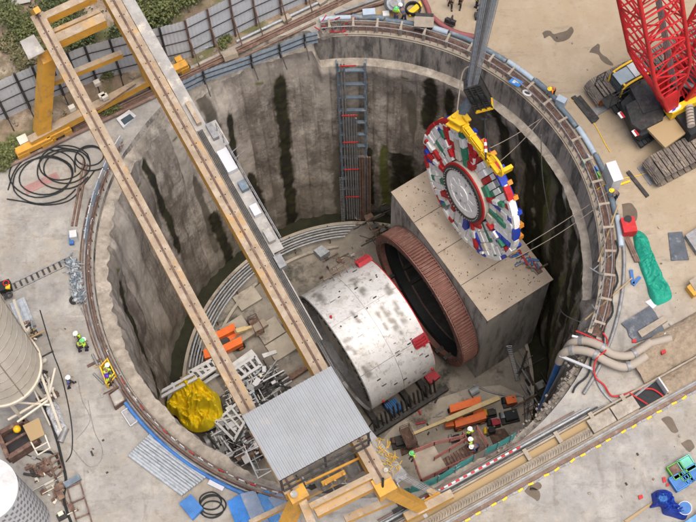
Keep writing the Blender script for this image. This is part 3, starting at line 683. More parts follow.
e0 = b_; pts = [e0-sd_*.25-bx_*.8, e0-sd_*.8-bx_*.3, e0-sd_*.85+bx_*.6, e0-sd_*.4+bx_*1.1, e0+sd_*.2+bx_*1.0, e0+sd_*.25+bx_*.2]
m = MB(); m.tube(smooth_path(pts, 5), .10, 8); m.build('end_loop', yel_lift, lb)
m = MB(); m.box(e0+bx_*.4+na*.1, (.9, .3, .35), mat=BF); m.box(e0+bx_*.9-na*.5, (.3, .5, 1.1), mat=BF); m.build('clamp', yel_lift, lb)
# hook block and the falls of rope above it
HK = at(478, 97, 3); 
hb = root('hook_block', HK-V((0, 0, 2.2)), 'black crane hook block with yellow striped end above the cutterhead', 'hook block')
tl = V((.45, -.1, -1)).normalized(); h0 = HK+V((-.55, .1, 1.9)); h1 = HK+V((.5, -.05, -1.1)); 
m = MB()
side = tl.cross(V((0, 1, 0))).normalized()
fwd_ = tl.cross(side).normalized()
for i in range(12):
    p = h0.lerp(h1, i/11); m.beam(p-side*.62, p+side*.62, .9, .07, up=tl)
for sx in (-.62, -.2, .2, .62):
    for sy in (-.45, .45): m.beam(h0+side*sx+fwd_*sy, h1+side*sx+fwd_*sy, .09, .09)
m.build('cheek_frame', dark, hb)
for sx in (-.4, 0, .4):
    m = MB(); c = h0.lerp(h1, .5)+side*sx; m.cyl(c-side*.1, c+side*.1, .62, 16); m.build('sheave', black, hb)
m = MB(); m.beam(h1-side*.66, h1+side*.66, 1.0, .22, up=tl); m.build('end_plate', yel_lift, hb)
m = MB()
for i in range(4): m.beam(h1-side*(.5-.3*i)+fwd_*-.52+tl*-.1, h1-side*(.35-.3*i)+fwd_*-.52+tl*.11, .05, .22, up=fwd_)
m.build('warning_stripe', black, hb)
hk0 = h1+tl*.2; m = MB(); m.cyl(hk0, hk0+V((.1, 0, -1.1)), .17, 8); m.tube([hk0+V((.1+.38*math.sin(t), 0, -1.5+.38*math.cos(t))) for t in [i*.4 for i in range(12)]], .12, 8); m.build('hook', dark, hb)
m = MB(); m.beam(HK+V((-1.0, .15, -2.3)), HK+V((-.35, .1, -.2)), .5, .5); m.build('side_motor', bpipe, hb)
TIP = V((HK.x, HK.y, 50))
hr = root('hoist_rope', h0, 'bundle of grey steel hoist ropes running straight up from the hook block', 'hoist rope')
for i in range(9):
    for j in range(3):
        ox, oy = (i-4)*.14, (j-1)*.30; m = MB()
        m.cyl(h0+V((ox*.55, oy, -.3)), V((HK.x+ox, HK.y+oy, 18)), .03, 5); m.cyl(V((HK.x+ox, HK.y+oy, 18)), V((TIP.x+ox*1.1, TIP.y+oy, 50)), .03, 5); m.build('rope_fall', steel if i not in (3, 4) else steel_d, hr)
m = MB()
lug0 = dp(486, 160, .9)
sl_ = root('lifting_sling', lug0, 'dark sling with red and white band between hook and yellow lifting beam', 'sling')
q0 = hk0+V((.1, 0, -1.8)); m.cyl(q0, lug0, .06, 6); m.cyl(q0, dp(491, 168, .8), .06, 6); m.build('sling_rope', black, sl_)
for i in range(4):
    m = MB(); q1 = lug0; m.cyl(q0.lerp(q1, .5+.08*i), q0.lerp(q1, .58+.08*i), .11, 8); m.build('band', redc if i % 2 == 0 else whitec, sl_)
def sag(p, q, s, n=16): return [p.lerp(q, i/n)-V((0, 0, s*4*(i/n)*(1-i/n))) for i in range(n+1)]
hp = [at(480, 60, .8), at(472, 65, 1.0), at(463, 72, .2), at(459, 95, -1.2), at(457, 112, -1.5), dp(456, 118, .6)]
one('tag_hose', MB().tube(smooth_path(hp), .06, 6), hose_m, 'tan hose drooping from the rim walkway to the yellow lifting beam', 'hose')
for (p, q, s_, l) in ((at(490, 148, -2), at(568, 98, .9), .6, 'upper thin tan tag line running from cutterhead to the shaft rim'), (at(506, 262, -6), at(600, 205, .9), .8, 'long tan tag line from the foot of the cutterhead to the right rim'), (at(495, 165, -3), at(545, 115, .9), .6, 'shorter tan tag line beside the lifting beam'), (at(507, 256, -6), at(608, 192, .9), .3, 'thin tan tag line to the man in the yellow helmet')):
    one('tag_line', MB().tube(sag(p, q, s_), .028, 5), beam_c, l, 'rope')
cab_ = [at(541, 135, -.5), at(543, 180, -6), at(553, 240, -13), at(556, 290, -18), at(562, 312, -14), at(580, 322, -4)]
one('hanging_cable', MB().tube(smooth_path(cab_), .04, 5), steel_d, 'grey cable hanging down the mossy right shaft wall', 'cable')

# ------------------------------------------------------------------ gantry crane
gc = root('gantry_crane', at(45, 140), 'long yellow twin girder gantry crane spanning the shaft', 'gantry crane')
HG = 10.0
def girder(p0, p1, wd, dep, walk=0):
    p0, p1 = V(p0), V(p1); x = (p1-p0).normalized(); y = V((0, 0, 1)).cross(x).normalized(); L = (p1-p0).length
    m = MB(); m.beam(p0-V((0, 0, dep/2+.02)), p1-V((0, 0, dep/2+.02)), wd-.1, dep, )
    n = int(L/2.2)
    for i in range(1, n): 
        c = p0+x*(L*i/n)-V((0, 0, dep/2+.02))
        for s_ in (-1, 1): m.box(c+y*s_*(wd/2-.04), (.05, .04, dep-.1), mat=Matrix((x, y, V((0, 0, 1)))).transposed())
    g_ = m.build('girder', yel, gc)
    MB().beam(p0, p1, wd, .05).build('top_plate', yel_top, g_)
    MB().beam(p0+V((0, 0, .07)), p1+V((0, 0, .07)), .13, .14).build('trolley_rail', rustd, g_)
    m = MB()
    for i in range(int(L/1.4)):
        c = p0+x*(.3+i*1.4)+V((0, 0, .05)); m.box(c+y*.16, (.07, .06, .05), mat=Matrix((x, y, V((0, 0, 1)))).transposed()); m.box(c-y*.16, (.07, .06, .05), mat=Matrix((x, y, V((0, 0, 1)))).transposed())
    tag(m.build('rail_clip', dark, g_), kind='stuff')
    return x, y, L
x_, y_, L1 = girder(at(36.5, 14, HG), at(292, 491, HG), .92, 1.5)
x2_, y2_, L2 = girder(at(103, -18, HG), at(383, 481, HG), .95, 1.9)
g2a = at(103, -18, HG)
# walkway along the right side of the second girder
def G2(l, o, z=0): return g2a + x2_*l + y2_*o + V((0, 0, z))
for (l0, l1, o, wd, mt) in ((0, 13.2, .95, .8, ydust), (13.2, 15.2, 1.3, 1.5, ydust), (15.2, 23.5, 1.15, 1.2, ydust), (23.5, 30, .8, .5, ydust)):
    m = MB(); m.beam(G2(l0, o, -.25), G2(l1, o, -.25), wd, .06); m.build('walkway', mt, gc)
m = MB()
for o in (.62, .72, .82, .92): m.beam(G2(13.5, o, -.1), G2(33, o, -.1), .05, .09)
m.build('cable_track', dark, gc)
for l, o, sx, sy, mt in ((14.0, 1.45, 1.2, .4, steel_d), (16.4, 1.35, 1.7, .7, silo2m), (18.5, 1.45, .7, .5, bpipe), (20.4, 1.35, .8, .5, silo2m), (22.4, 1.3, .9, .45, ydust), (12.2, .95, 1.8, .3, yel_top), (24.3, 1.1, .9, .5, steel_d)):
    m = MB(); m.box(G2(l, o, -.02), (sx, sy, .35), rz=math.atan2(x2_.y, x2_.x)); m.build('cabinet', mt, gc)
m = MB()
for l in range(14, 24): m.beam(G2(l, 1.78, -.2), G2(l, 1.78, .85), .05, .05)
for z in (.35, .85): m.beam(G2(14, 1.78, z), G2(23.2, 1.78, z), .04, .04)
for l in (16.1, 16.6): m.beam(G2(l, 1.78, .2), G2(l, 2.5, .6), .05, .05)
m.build('walkway_railing', steel_d, gc)
def side_beam(p, q, wd, h, top=True, name='tie_beam'):
    o = MB().beam(p, q, wd, h).build(name, yel, gc)
    up_ = V((0, 0, 1)); MB().beam(p+V((0, 0, h/2+.012)), q+V((0, 0, h/2+.012)), wd, .02).build('top_face', yel_top, o)
side_beam(at(45, 19, 9.6), at(95, -4, 9.6), .55, .7)
side_beam(at(52, 33, 8.6), at(100, 12, 8.6), .3, .35)
side_beam(at(56, 42, 9.4), at(105, 20, 9.4), .7, .8)
side_beam(at(53, 82, 5.0), at(122, 54, 5.0), .4, .5)
m = MB(); m.beam(at(34, 13, 9.3), at(37, 10, 11.2), .4, .4); m.build('end_stop', yel, gc)
def leg(p, q, w0, w1, name='leg'):
    p, q = V(p), V(q); m = MB(); x = RD; y = RN
    P = [p+x*(i*w0/2)+y*(j*w0/2) for i, j in ((-1, -1), (1, -1), (1, 1), (-1, 1))]+[q+x*(i*w1/2)+y*(j*w1/2*.8) for i, j in ((-1, -1), (1, -1), (1, 1), (-1, 1))]
    m.add(P, [(3, 2, 1, 0), (4, 5, 6, 7)]+[(i, (i+1) % 4, 4+(i+1) % 4, 4+i) for i in range(4)]); return m.build(name, yel, gc)
leg(at(47, 56, 8.4), at(42, 131, 1.4), .95, 1.05); leg(at(128, 30, 8.1), at(150, 78, 1.4), .8, .8)
side_beam(at(30, 142, 1.2), at(160, 74, 1.2), .6, .7, name='sill_beam')
MB().beam(at(95, 112, 1.9), at(136, 84, 1.9), .08, .08).build('sill_rail', rustd, gc)
def bogie(c, L=2.6):
    b = MB(); rz = .462
    b.box(c+V((0, 0, .75)), (L, .55, .55), rz=rz)
    for s_ in (-1, 1):
        e = c+RD*(s_*L*.36); b.box(e+V((0, 0, .45)), (L*.34, .62, .5), rz=rz)
    o = b.build('bogie', yel, gc)
    for s_ in (-.45, -.25, .25, .45):
        e = c+RD*(s_*L); MB().cyl(e-RN*.12+V((0, 0, .33)), e+RN*.12+V((0, 0, .33)), .3, 14).build('wheel', dark, o)
    MB().box(c+RD*(L*.3)+RN*.5+V((0, 0, .9)), (.5, .45, .45), rz=rz).build('drive_motor', yel, o)
bogie(at(36, 150, .1)); bogie(at(60, 137, .1), 1.8); bogie(at(163, 82, .1), 2.0); bogie(at(176, 75, .1), 2.0)
MB().box(at(24, 142, .6), (.7, .7, .9), rz=.462).build('buffer_box', cream, gc)
m = MB(); m.prism([at(20, 42, 9.3), at(34, 35, 9.3), at(45, 52, 9.3), at(29, 60, 9.3)], .08); m.build('access_platform', ydust, gc)
m = MB(); 
for p, q in (((20, 42), (29, 60)), ((29, 60), (45, 52))): pass
for x, y in ((97, 83), (72, 108), (105, 97), (102, 96)):
    MB().box(at(x, y, 1.9), (.45, .35, .4), rz=.46).build('junction_box', cream, gc)
# near side frame
side_beam(at(302, 500, 9.1), at(312, 525, 8.6), .5, .7)
side_beam(at(316, 514, 9.2), at(376, 484, 9.2), .5, .7)
side_beam(at(310, 507, 9.9), at(372, 476, 9.9), .35, .35)
m = MB(); m.box(at(384, 487, 9.35), (1.15, 1.1, 1.2), rz=.462); m.build('corner_box', yel, gc)
m = MB(); m.box(at(297, 494, 9.35), (1.1, 1.1, 1.2), rz=.462); m.build('corner_box', yel, gc)
leg(at(386, 489, 8.6), at(421, 507, 1.4), .72, .72)
leg(at(299, 498, 8.6), at(262, 575, 1.2), .75, .75)
side_beam(at(405, 518, 1.2), at(452, 494, 1.2), .55, .6, name='sill_beam'); bogie(at(426, 507, .1), 2.2)
side_beam(at(345, 520, 4.6), at(398, 497, 4.6), .45, .55); side_beam(at(250, 523, 4.8), at(345, 478, 3.0), .3, .4)
m = MB()
p, q = at(389, 484, 9.3), at(424, 500, 1.6)
for o_ in (-.25, .25): m.beam(p+RD*(.9+o_), q+RD*(.9+o_), .05, .05)
for i in range(20): c = p.lerp(q, i/20)+RD*.9; m.beam(c-RD*.25, c+RD*.25, .04, .04)
m.build('access_ladder', steel_d, gc)
m = MB(); m.tube(smooth_path([at(383, 478, 10.3), at(384, 492, 9.5), at(396, 494, 7.5), at(408, 500, 4.5), at(419, 503, 2)]), .07, 6); m.build('hydraulic_hose', black, gc)
m = MB(); m.cyl(at(294, 494, 10.1), at(294, 494, 10.3), .22, 16); m.build('end_roller', ydust, gc)
m = MB(); m.cyl(at(386, 470, 10.2), at(386, 470, 10.3), .14, 12); m.build('end_roller', ydust, gc)
# trolley house with the corrugated roof
th = root('trolley_house', at(330, 440, 10), 'gantry trolley under a large pale corrugated metal roof', 'crane trolley')
ra, rb, rc_, rd_ = [at(x, y, 13) for x, y in ((242, 416), (331, 366), (371, 431), (279, 481))]
def roofpt(u, v): return ra.lerp(rb, u).lerp(rd_.lerp(rc_, u), v)
m = MB(); nn_ = 184
m.grid(nn_+1, 2, lambda u, v: roofpt(u, v)+V((0, 0, .045*(1 if (round(u*nn_) % 8) in (0, 1, 7) else (0 if (round(u*nn_) % 8) in (3, 4, 5) else .5)))), smooth=False)
m.build('roof', roof_m, th)
m = MB(); 
for v in (0.02, .33, .66, .985): m.beam(roofpt(0, v)-V((0, 0, .12)), roofpt(1, v)-V((0, 0, .12)), .12, .16)
for p in (ra, rb, rc_, rd_, ra.lerp(rb, .5), rc_.lerp(rd_, .5)): q = p.lerp((ra+rc_)/2, .04); m.beam(q-V((0, 0, 2.6)), q-V((0, 0, .1)), .14, .14)
for v in (0, 1):
    for z in (-1.4, -2.6): m.beam(roofpt(.02, v)+V((0, 0, z)), roofpt(.98, v)+V((0, 0, z)), .1, .14)
m.build('frame', dark, th)
m = MB(); c = (ra+rc_)/2-V((0, 0, 2.3)); m.box(c, (4.6, 3.0, .5), rz=.488); m.build('deck', steel_d, th)
for o_ in (-1.4, 1.4): m = MB(); m.cyl(c+RD*(o_-.9)+V((0, 0, .8)), c+RD*(o_+.9)+V((0, 0, .8)), .55, 16); m.build('winch_drum', yel, th)
m = MB(); m.grid(14, 5, lambda u, v: roofpt(u, 0)+(roofpt(0, 1)-roofpt(0, 0))*0.001+V((0, 0, -.15-.0)), smooth=False) if 0 else None
# grey cloth swags hanging below the roof
m = MB()
pa, pb_ = at(312, 478, 8.2), at(369, 452, 8.2)
m.grid(60, 16, lambda u, v: pa.lerp(pb_, u)+(RN*-1)*((v-.5)*1.5)+V((.0, 0, -.9*math.sin(math.pi*((u*4) % 1))*(.3+.7*v)-.35*v+.12*N3((u*16, v*4, 0), 1))), smooth=True)
one('cable_festoon', m, cloth_g, 'grey cloth covered cable loops hanging below the corrugated roof', 'cable festoon')
m = MB(); m.beam(at(305, 484, 8.7), at(372, 452, 8.7), .12, .18); 
m.beam(at(322, 484, 7.9), at(345, 472, 7.9), .3, .12)
for x, y in ((326, 484), (335, 480), (344, 474)): m.beam(at(x, y, 7.0), at(x, y, 8.2), .14, .14)
m.build('festoon_beam', yel, gc)

# ------------------------------------------------------------------ red crawler crane
cc = root('crawler_crane', at(655, 125), 'large red lattice boom crawler crane with black body on the right', 'crawler crane')
CZ = Matrix((RD, RN, V((0, 0, 1)))).transposed()
def crawler(p0, p1, wd, name='track'):       # belt of pads along p0->p1 (centre line on the ground)
    p0, p1 = V(p0), V(p1); x = (p1-p0).normalized(); y = V((0, 0, 1)).cross(x); L = (p1-p0).length; H = 1.35; r = H/2
    f = MB(); f.box((p0+p1)/2+V((0, 0, r)), (L-r*1.6, wd*.6, H*.7), mat=Matrix((x, y, V((0, 0, 1)))).transposed()); f.build('track_frame', dark, cc)
    m = MB(); per = 2*(L-2*r)+2*math.pi*r; k = int(per/.52)
    for i in range(k):
        d = per*i/k
        if d < L-2*r: c, t_ = p0+x*(r+d)+V((0, 0, H)), 0
        elif d < L-2*r+math.pi*r: a = (d-(L-2*r))/r; c, t_ = p0+x*(L-r+r*math.sin(a))+V((0, 0, r+r*math.cos(a))), a
        elif d < 2*(L-2*r)+math.pi*r: e = d-(L-2*r)-math.pi*r; c, t_ = p0+x*(L-r-e)+V((0, 0, .06)), math.pi
        else: a = (d-2*(L-2*r)-math.pi*r)/r+math.pi; c, t_ = p0+x*(r+r*math.sin(a))+V((0, 0, r+r*math.cos(a))), a
        tx = x*math.cos(t_)-V((0, 0, 1))*math.sin(t_); nz = x*math.sin(t_)+V((0, 0, 1))*math.cos(t_)
        F = Matrix((tx, y, nz)).transposed()
        m.box(c, (.44, wd, .10), mat=F); m.box(c+nz*.07, (.10, wd*.96, .10), mat=F)
        for s_ in (-.22, .22): m.box(c+y*s_*wd*.9+nz*.06, (.34, .16, .1), mat=F)
    m.build('track_belt', track_m, cc)
crawler(at(590, 100, .1), at(590, 100, .1)+RD*11, 1.75); crawler(at(649, 178, .1), at(649, 178, .1)+RD*11, 1.95)
crawler_b = (at(612, 111, .1), )
mb = MB(); mb.prism([at(x, y, 1.2) for x, y in ((619, 108), (642, 83), (676, 100), (700, 92), (700, 128), (668, 126), (640, 141), (632, 137))], .75); body_o = mb.build('car_body', black, cc)
mb = MB(); mb.prism([at(x, y, 1.98) for x, y in ((625, 108), (646, 96), (664, 108), (662, 122), (640, 133), (631, 127))], .4); mb.build('counterweight', dark, cc)
mb = MB(); mb.box(at(655, 95, 2.0), (3.2, 2.6, .9), rz=.3); mb.build('slew_ring', dark, cc)
mb = MB(); mb.box(at(690, 112, 2.0), (2.6, 3.6, 1.2), rz=.462); mb.build('machinery_deck', black, cc)
mb = MB()
for i in range(9): mb.box(at(614+i*4.4, 108+(-3.2)*i*.7, .9), (.3, 1.0, .25), rz=.462)
mb.build('step_pads', black, cc)
mb = MB()
for i in range(6): mb.box(at(638+i*3.5, 141-i*2.4, .8), (.28, 1.1, .3), rz=.462)
mb.build('step_pads', black, cc)
for x, y in ((621, 115), (635, 133)):
    o = MB().box(at(x, y, 2.0), (.28, .5, .04), rz=.462).build('warning_label', whitec, cc)
    MB().box(at(x+1.5, y-.2, 2.03), (.16, .5, .04), rz=.462).build('label_red', redc, o)
mb = MB(); mb.box(at(667, 131, 2.0), (2.1, 1.9, .25), rz=.6); mb.build('wooden_step_deck', wood, cc)
mb = MB(); mb.beam(at(668, 112, 2.8), at(704, 94, 2.8), .9, .9); lo = mb.build('side_frame', yel_lift, cc)
# white oval emblem with a blue slash on the yellow frame
ec = at(674.5, 108.5, 3.27); m = MB(); m.add([ec+RD*(.55*math.cos(2*math.pi*i/24))+RN*(.22*math.sin(2*math.pi*i/24)) for i in range(24)], [tuple(range(24))]); m.build('emblem', whitec, lo)
m = MB(); m.add([ec+V((0, 0, .01))+RD*a+RN*b for a, b in ((-.35, -.14), (-.05, -.14), (.4, .15), (.1, .15))], [(0, 1, 2, 3)]); m.build('emblem_mark', bluec, lo)
m = MB()
for i in range(7): m.cyl(at(689+i*.3, 106+i*3.0, 3.4), at(689.6+i*.3, 108+i*3.0, 3.4), .3, 8)
m.build('chain_hose', hose_m, cc)
# cab
cabr = MB(); cz = .95; ca = -.1
cabc = at(628, 78, 1.9); cabr.box(cabc, (2.2, 1.4, 1.4), rz=ca+.6); cab_o = cabr.build('cab', dark, cc)
FX = V((math.cos(ca+.6), math.sin(ca+.6), 0)); FY = V((-FX.y, FX.x, 0))
m = MB()
for sy_ in (-.72, .72):
    m.tube(smooth_path([cabc-FX*1.12+FY*sy_+V((0, 0, -.6)), cabc-FX*1.0+FY*sy_+V((0, 0, .4)), cabc-FX*.4+FY*sy_+V((0, 0, .75)), cabc+FX*1.1+FY*sy_+V((0, 0, .78))], 5), .09, 6)
m.beam(cabc-FX*.9-FY*.72+V((0, 0, .72)), cabc-FX*.9+FY*.72+V((0, 0, .72)), .14, .1); m.build('cab_frame', yel_lift, cab_o)
MB().box(cabc-FX*1.12+V((0, 0, .1)), (.06, 1.15, 1.1), rz=ca+.6).build('windscreen', glass, cab_o)
MB().box(cabc-FX*.55+V((0, 0, .77)), (1.2, 1.05, .06), rz=ca+.6).build('roof_window', glass_l, cab_o)
MB().box(cabc+FX*.65+V((0, 0, .80)), (1.1, 1.1, .12), rz=ca+.6).build('cab_roof', white, cab_o)
MB().box(cabc-FX*.3-FY*.67+V((0, 0, .15)), (1.7, .05, .8), rz=ca+.6).build('side_window', glass, cab_o)
m = MB()
for a, b in ((-1.5, -1.0), (-1.5, .9), (-2.2, -1.0), (-2.2, .9), (.2, -1.0)): m.beam(cabc+FX*a+FY*b+V((0, 0, -.7)), cabc+FX*a+FY*b+V((0, 0, .9)), .05, .05)
for z in (.3, .9):
    m.beam(cabc-FX*2.2-FY*1.0+V((0, 0, z)), cabc-FX*2.2+FY*.9+V((0, 0, z)), .05, .05); m.beam(cabc-FX*2.2-FY*1.0+V((0, 0, z)), cabc+FX*.2-FY*1.0+V((0, 0, z)), .05, .05); m.beam(cabc-FX*2.2+FY*.9+V((0, 0, z)), cabc-FX*1.5+FY*.9+V((0, 0, z)), .05, .05)
m.build('cab_railing', dark, cab_o)
m = MB(); m.box(cabc-FX*1.8+V((0, 0, -.75)), (1.2, 2.0, .08), rz=ca+.6); m.build('cab_step', dark, cab_o)
# lattice booms
def lattice(p0, p1, wx, wy, side_, w0=.35, foot=.12, bays=20, tip=.05, rad=.15, name='boom', lr=.07):
    p0, p1 = V(p0), V(p1); x = (p1-p0).normalized(); y = (side_-x*side_.dot(x)).normalized(); z = x.cross(y); L = (p1-p0).length
    def sz(t): return (w0+(1-w0)*sst(0, foot, t)) if t < foot else (1 if t < 1-tip else 1-.6*sst(1-tip, 1, t))
    def c(t, i, j): k = sz(t); return p0+x*(L*t)+y*(i*wx/2*max(k, .35))+z*(j*wy/2*k)
    m = MB(); cs = ((-1, -1), (1, -1), (1, 1), (-1, 1))
    ts = [0, foot*.33, foot*.66, foot, .5, 1-tip, 1]
    for i, j in cs:
        for a, b in zip(ts, ts[1:]): m.cyl(c(a, i, j), c(b, i, j), rad, 8)
    o = m.build(name, red, cc)
    l = MB()
    for q in range(bays):
        a, b = q/bays, (q+1)/bays
        for k in range(4):
            u_, v_ = cs[k], cs[(k+1) % 4]
            l.cyl(c(a, *u_), c(a, *v_), lr, 6)
            l.cyl(c(a, *u_) if q % 2 else c(a, *v_), c(b, *v_) if q % 2 else c(b, *u_), lr, 6)
            mid = (a+b)/2; l.cyl(c(mid, *u_), c(mid, *v_), lr*.7, 6)
    tag(l.build('lacing', red, o))
    f = MB(); 
    for i in (-1, 1): f = MB(); f.prism([c(0, i, -1), c(foot*.35, i, -1), c(foot*.35, i, 1), c(0, i, 1)], y*(.1*i)); f.build('foot_plate', red, o)
    return c
FT = at(668, 103, 3.2)
bc_ = lattice(FT, TIP, 3.1, 2.7, RN, bays=21, foot=.13, w0=.25)
m = MB()
for s_ in (-.6, -.2, .2, .6): m.cyl(FT+RN*s_*.7+V((0, 0, 2.2)), TIP+RN*s_*.3+V((0, 0, 1.0)), .05, 6)
m.build('boom_pendant', steel_d, cc)
FM = at(685, 84, 3.0)
lattice(FM, FM+V((2.2, 1.2, 18)), 3.0, 2.0, RN, bays=12, foot=.15, name='mast', w0=.8)
m = MB(); m.beam(at(664, 106, 2.9), at(712, 84, 2.9), .8, .7); m.build('boom_foot_frame', red, cc)
m = MB(); m.cyl(at(681, 82, 4.4), at(698, 90, 4.0), .22, 10); m.build('luffing_cylinder', steel_d, cc)
for i in range(2): m = MB(); m.cyl(at(688+i*10, 84-i*5, 3.2)-RN*.8, at(688+i*10, 84-i*5, 3.2)+RN*.8, .6, 16); m.build('winch_drum', dark, cc)
# ground mats beside and under the crane
mt_n = 0
for x, y, L, a in ((575, 100, 3.2, .35), (580, 97, 3.2, .35)):
    pass
def mat_plank(pts, lab, h=.14, mtl=dark): one('ground_mat', MB().prism([at(x, y, .006) for x, y in pts], h), mtl, lab, 'ground mat')
mat_plank([(571, 98), (575, 96), (596, 122), (592, 124)], 'first narrow steel mat lying left of the upper crane track')
mat_plank([(577, 98), (580, 96), (599, 119), (596, 122)], 'second narrow steel mat between the first mat and the crane track')
mat_plank([(586, 112), (632, 88), (637, 93), (592, 119)], 'long dark mat lying below the upper crane track', .1, steel_d)
mat_plank([(626, 173), (629, 171), (649, 196), (646, 198)], 'narrow dark mat beside the lower crane track')
mat_plank([(637, 168), (700, 134), (700, 152), (650, 186)], 'wide mat under the lower crane track', .06, steel_d)
one('rust_plate', MB().prism([at(x, y, .13) for x, y in ((594, 104), (604, 99), (608, 102), (598, 107))], .05), orange, 'orange stained plate lying on the dark mat under the crane', 'metal plate')
ORD = ['first', 'second', 'third', 'fourth', 'fifth', 'sixth', 'seventh', 'eighth', 'ninth', 'tenth', 'eleventh', 'twelfth']
# ------------------------------------------------------------------ rim furniture
pr1 = root('rim_railing', ring(50, 18, 0), 'grey pipe railing with pale post blocks round the top and right rim of the shaft', 'railing')
for i, (r, z) in enumerate(((17.5, .95), (17.75, .6), (18.0, .95), (18.2, .45))):
    m = MB(); m.tube(arcpts(95, -24, r, z, 70), .045, 6); m.build('rail', (steel_d, rustd, steel_d, rust_p)[i], pr1)
m = MB(); m.grid(120, 2, lambda u, v: ring(95-120*u, 17.65+.75*v, .012), smooth=False); m.build('walkway_deck', rustd, pr1)
for i in range(21):
    a = 93-i*5.8; m = MB(); m.box(ring(a, 17.6, .5), (.22, .2, 1.0), rz=R(a)); m.box(ring(a, 17.95, .98), (.6, .16, .1), rz=R(a)); m.build('post', beam_c, pr1)
for i in range(60): a = 94-i*2.0; MB().beam(ring(a, 17.45, .02), ring(a, 17.45, .95), .05, .05).build('stanchion', steel_d, pr1)
m = MB(); m.grid(90, 4, lambda u, v: ring(95-120*u, [17.32, 17.32, 17.62, 17.62][round(v*3)], [.0, .16, .16, .0][round(v*3)]), smooth=False); one('rim_kerb', m, beam_c, 'pale concrete kerb along the inner rim on the top and right side', 'kerb')
fp = root('barrier_pipe', ring(50, 18.9, 0), 'thick grey blue pipe lying round the outside of the upper rim railing', 'pipe')
for i in range(13):
    a0 = 95-i*7.6; m = MB(); m.tube(arcpts(a0, a0-7.2, 18.75+.08*math.sin(i*2.1), .22, 6), .20+.02*(i % 2), 12); m.build('pipe_length', bpipe if i % 3 else bluew, fp)
m = MB(); m.tube(arcpts(0, -38, 18.95, .12, 24), .13, 8); one('rim_hose', m, steel_d, 'grey hose lying along the right edge of the rim below the red box', 'hose')
m = MB(); m.tube([ring(-2-i*1.2, 18.4+.15*math.sin(i), .25) for i in range(32)], .07, 6); one('rim_cable', m, black, 'black cable lying along the right rim walkway', 'cable')
# scaffold braces tied to the right rim
for i, (p, q) in enumerate(((at(598, 262, .3), at(618, 205, .9)), (at(585, 320, -.3), at(632, 278, .5)), (at(593, 270, -.4), at(612, 254, .4)), (at(590, 268, 0), at(610, 280, .6)), (at(592, 305, 0), at(604, 322, .6)))):
    one('rim_pole', MB().cyl(p, q, .06, 8), wood if i < 2 else steel_d, ['long wooden pole leaning across the right rim near the red box', 'bamboo pole crossing the right rim beside the V shaped blue bars', 'short grey pole crossing the rim above its fellow', 'short grey pole on the rim sloping down to the right', 'lowest short grey pole on the right rim'][i], 'pole')
# left rim: railing with red white bars, boards and pipes
lr = root('rim_railing', ring(180, 18.6, 0), 'low rusty railing with red and white bars round the left rim of the shaft', 'railing')
for r, z, mt in ((18.35, .9, rustd), (18.35, .5, rust_p), (18.6, .12, rust_p), (18.8, .1, steel_d)):
    m = MB(); m.tube(arcpts(152, 258, r, z, 70), .05 if z > .3 else .09, 6); m.build('rail', mt, lr)
for i in range(50):
    a = 153+i*2.1; m = MB(); m.beam(ring(a, 18.35, 0), ring(a, 18.35, .95), .06, .06); m.build('post', rustd if i % 3 else white, lr)
for i in range(40):
    a = 160+i*2.4; 
    if random.random() < .35 and a < 210: continue
    m = MB(); m.beam(ring(a, 18.42, .72), ring(a+1.2, 18.42, .72), .05, .3); m.build('warning_bar', (redc, white, white)[i % 3] if a > 205 else (white, rustd, white)[i % 3], lr)
for i, (r, z, rr) in enumerate(((18.9, .1, .07), (19.1, .08, .05))):
    m = MB(); m.tube(arcpts(166, 232, r, z, 50), rr, 6); one('rim_pipe', m, (rust_p, rustd)[i], ('outer brown pipe lying behind the left railing', 'thin rusty pipe outside the left railing')[i], 'pipe')
m = MB(); m.tube(arcpts(211, 251, 19.05, .2, 40), .14, 10); one('blue_hose', m, bluep, 'bright blue hose curving outside the railing at the lower left rim', 'hose')
m = MB(); m.grid(60, 4, lambda u, v: ring(212+44*u, [18.62, 18.62, 18.72, 18.72][round(v*3)], [.1, .6, .6, .1][round(v*3)]), smooth=False); one('rim_board', m, rustd, 'rusty edge board along the lower left railing', 'board')
# pale panels along the upper left rim
for i in range(9):
    a = 151+i*2.9; m = MB(); m.beam(ring(a, 18.7, .55), ring(a+2.6, 18.7, .55), .06, 1.0); m.beam(ring(a, 18.8, .55), ring(a, 18.8, .0), .3, .08)
    one('site_barrier', m, bluew if i % 3 else white, ORD[i]+' pale panel with rear foot from the crane leg end, upper left rim', 'barrier panel', 'pale panels on the upper left rim')
# ------------------------------------------------------------------ fences
def fence(name, pts, h, lab, mat, n_between, rails, post_m, corr=.28):
    t = root(name, pts[0], lab, 'fence')
    for p, q in zip(pts, pts[1:]):
        L = (q-p).length; x = (q-p).normalized(); y = V((-x.y, x.x, 0)); k = max(2, int(L/corr*4))
        m = MB(); m.grid(k+1, 2, lambda u, v: p.lerp(q, u)+y*(.025*(1 if round(u*k) % 4 in (0, 1) else -.0))+V((0, 0, .05+(h-.05)*v+.06*N3(p.lerp(q, u), 2)*v)), smooth=False)
        m.build('sheet_panel', mat, t)
        m = MB()
        for f in rails: m.beam(p-y*.06+V((0, 0, h*f)), q-y*.06+V((0, 0, h*f)), .05, .06)
        m.build('rail', dark, t)
        c = p; 
        for s in range(n_between):
            e = p.lerp(q, s/n_between); m = MB(); m.beam(e-y*.12, e-y*.12+V((0, 0, h+.25)), .14, .14); m.beam(e-y*1.3, e-y*.1+V((0, 0, h*.6)), .08, .08); m.build('post', post_m, t)
    return t
fence('boundary_fence', [at(-60, 150), at(30, 108), at(97, 81), at(192, 57)], 4.8, 'tall grey corrugated metal boundary fence behind the gantry legs', alu, 4, (.2, .5, .8), dark)
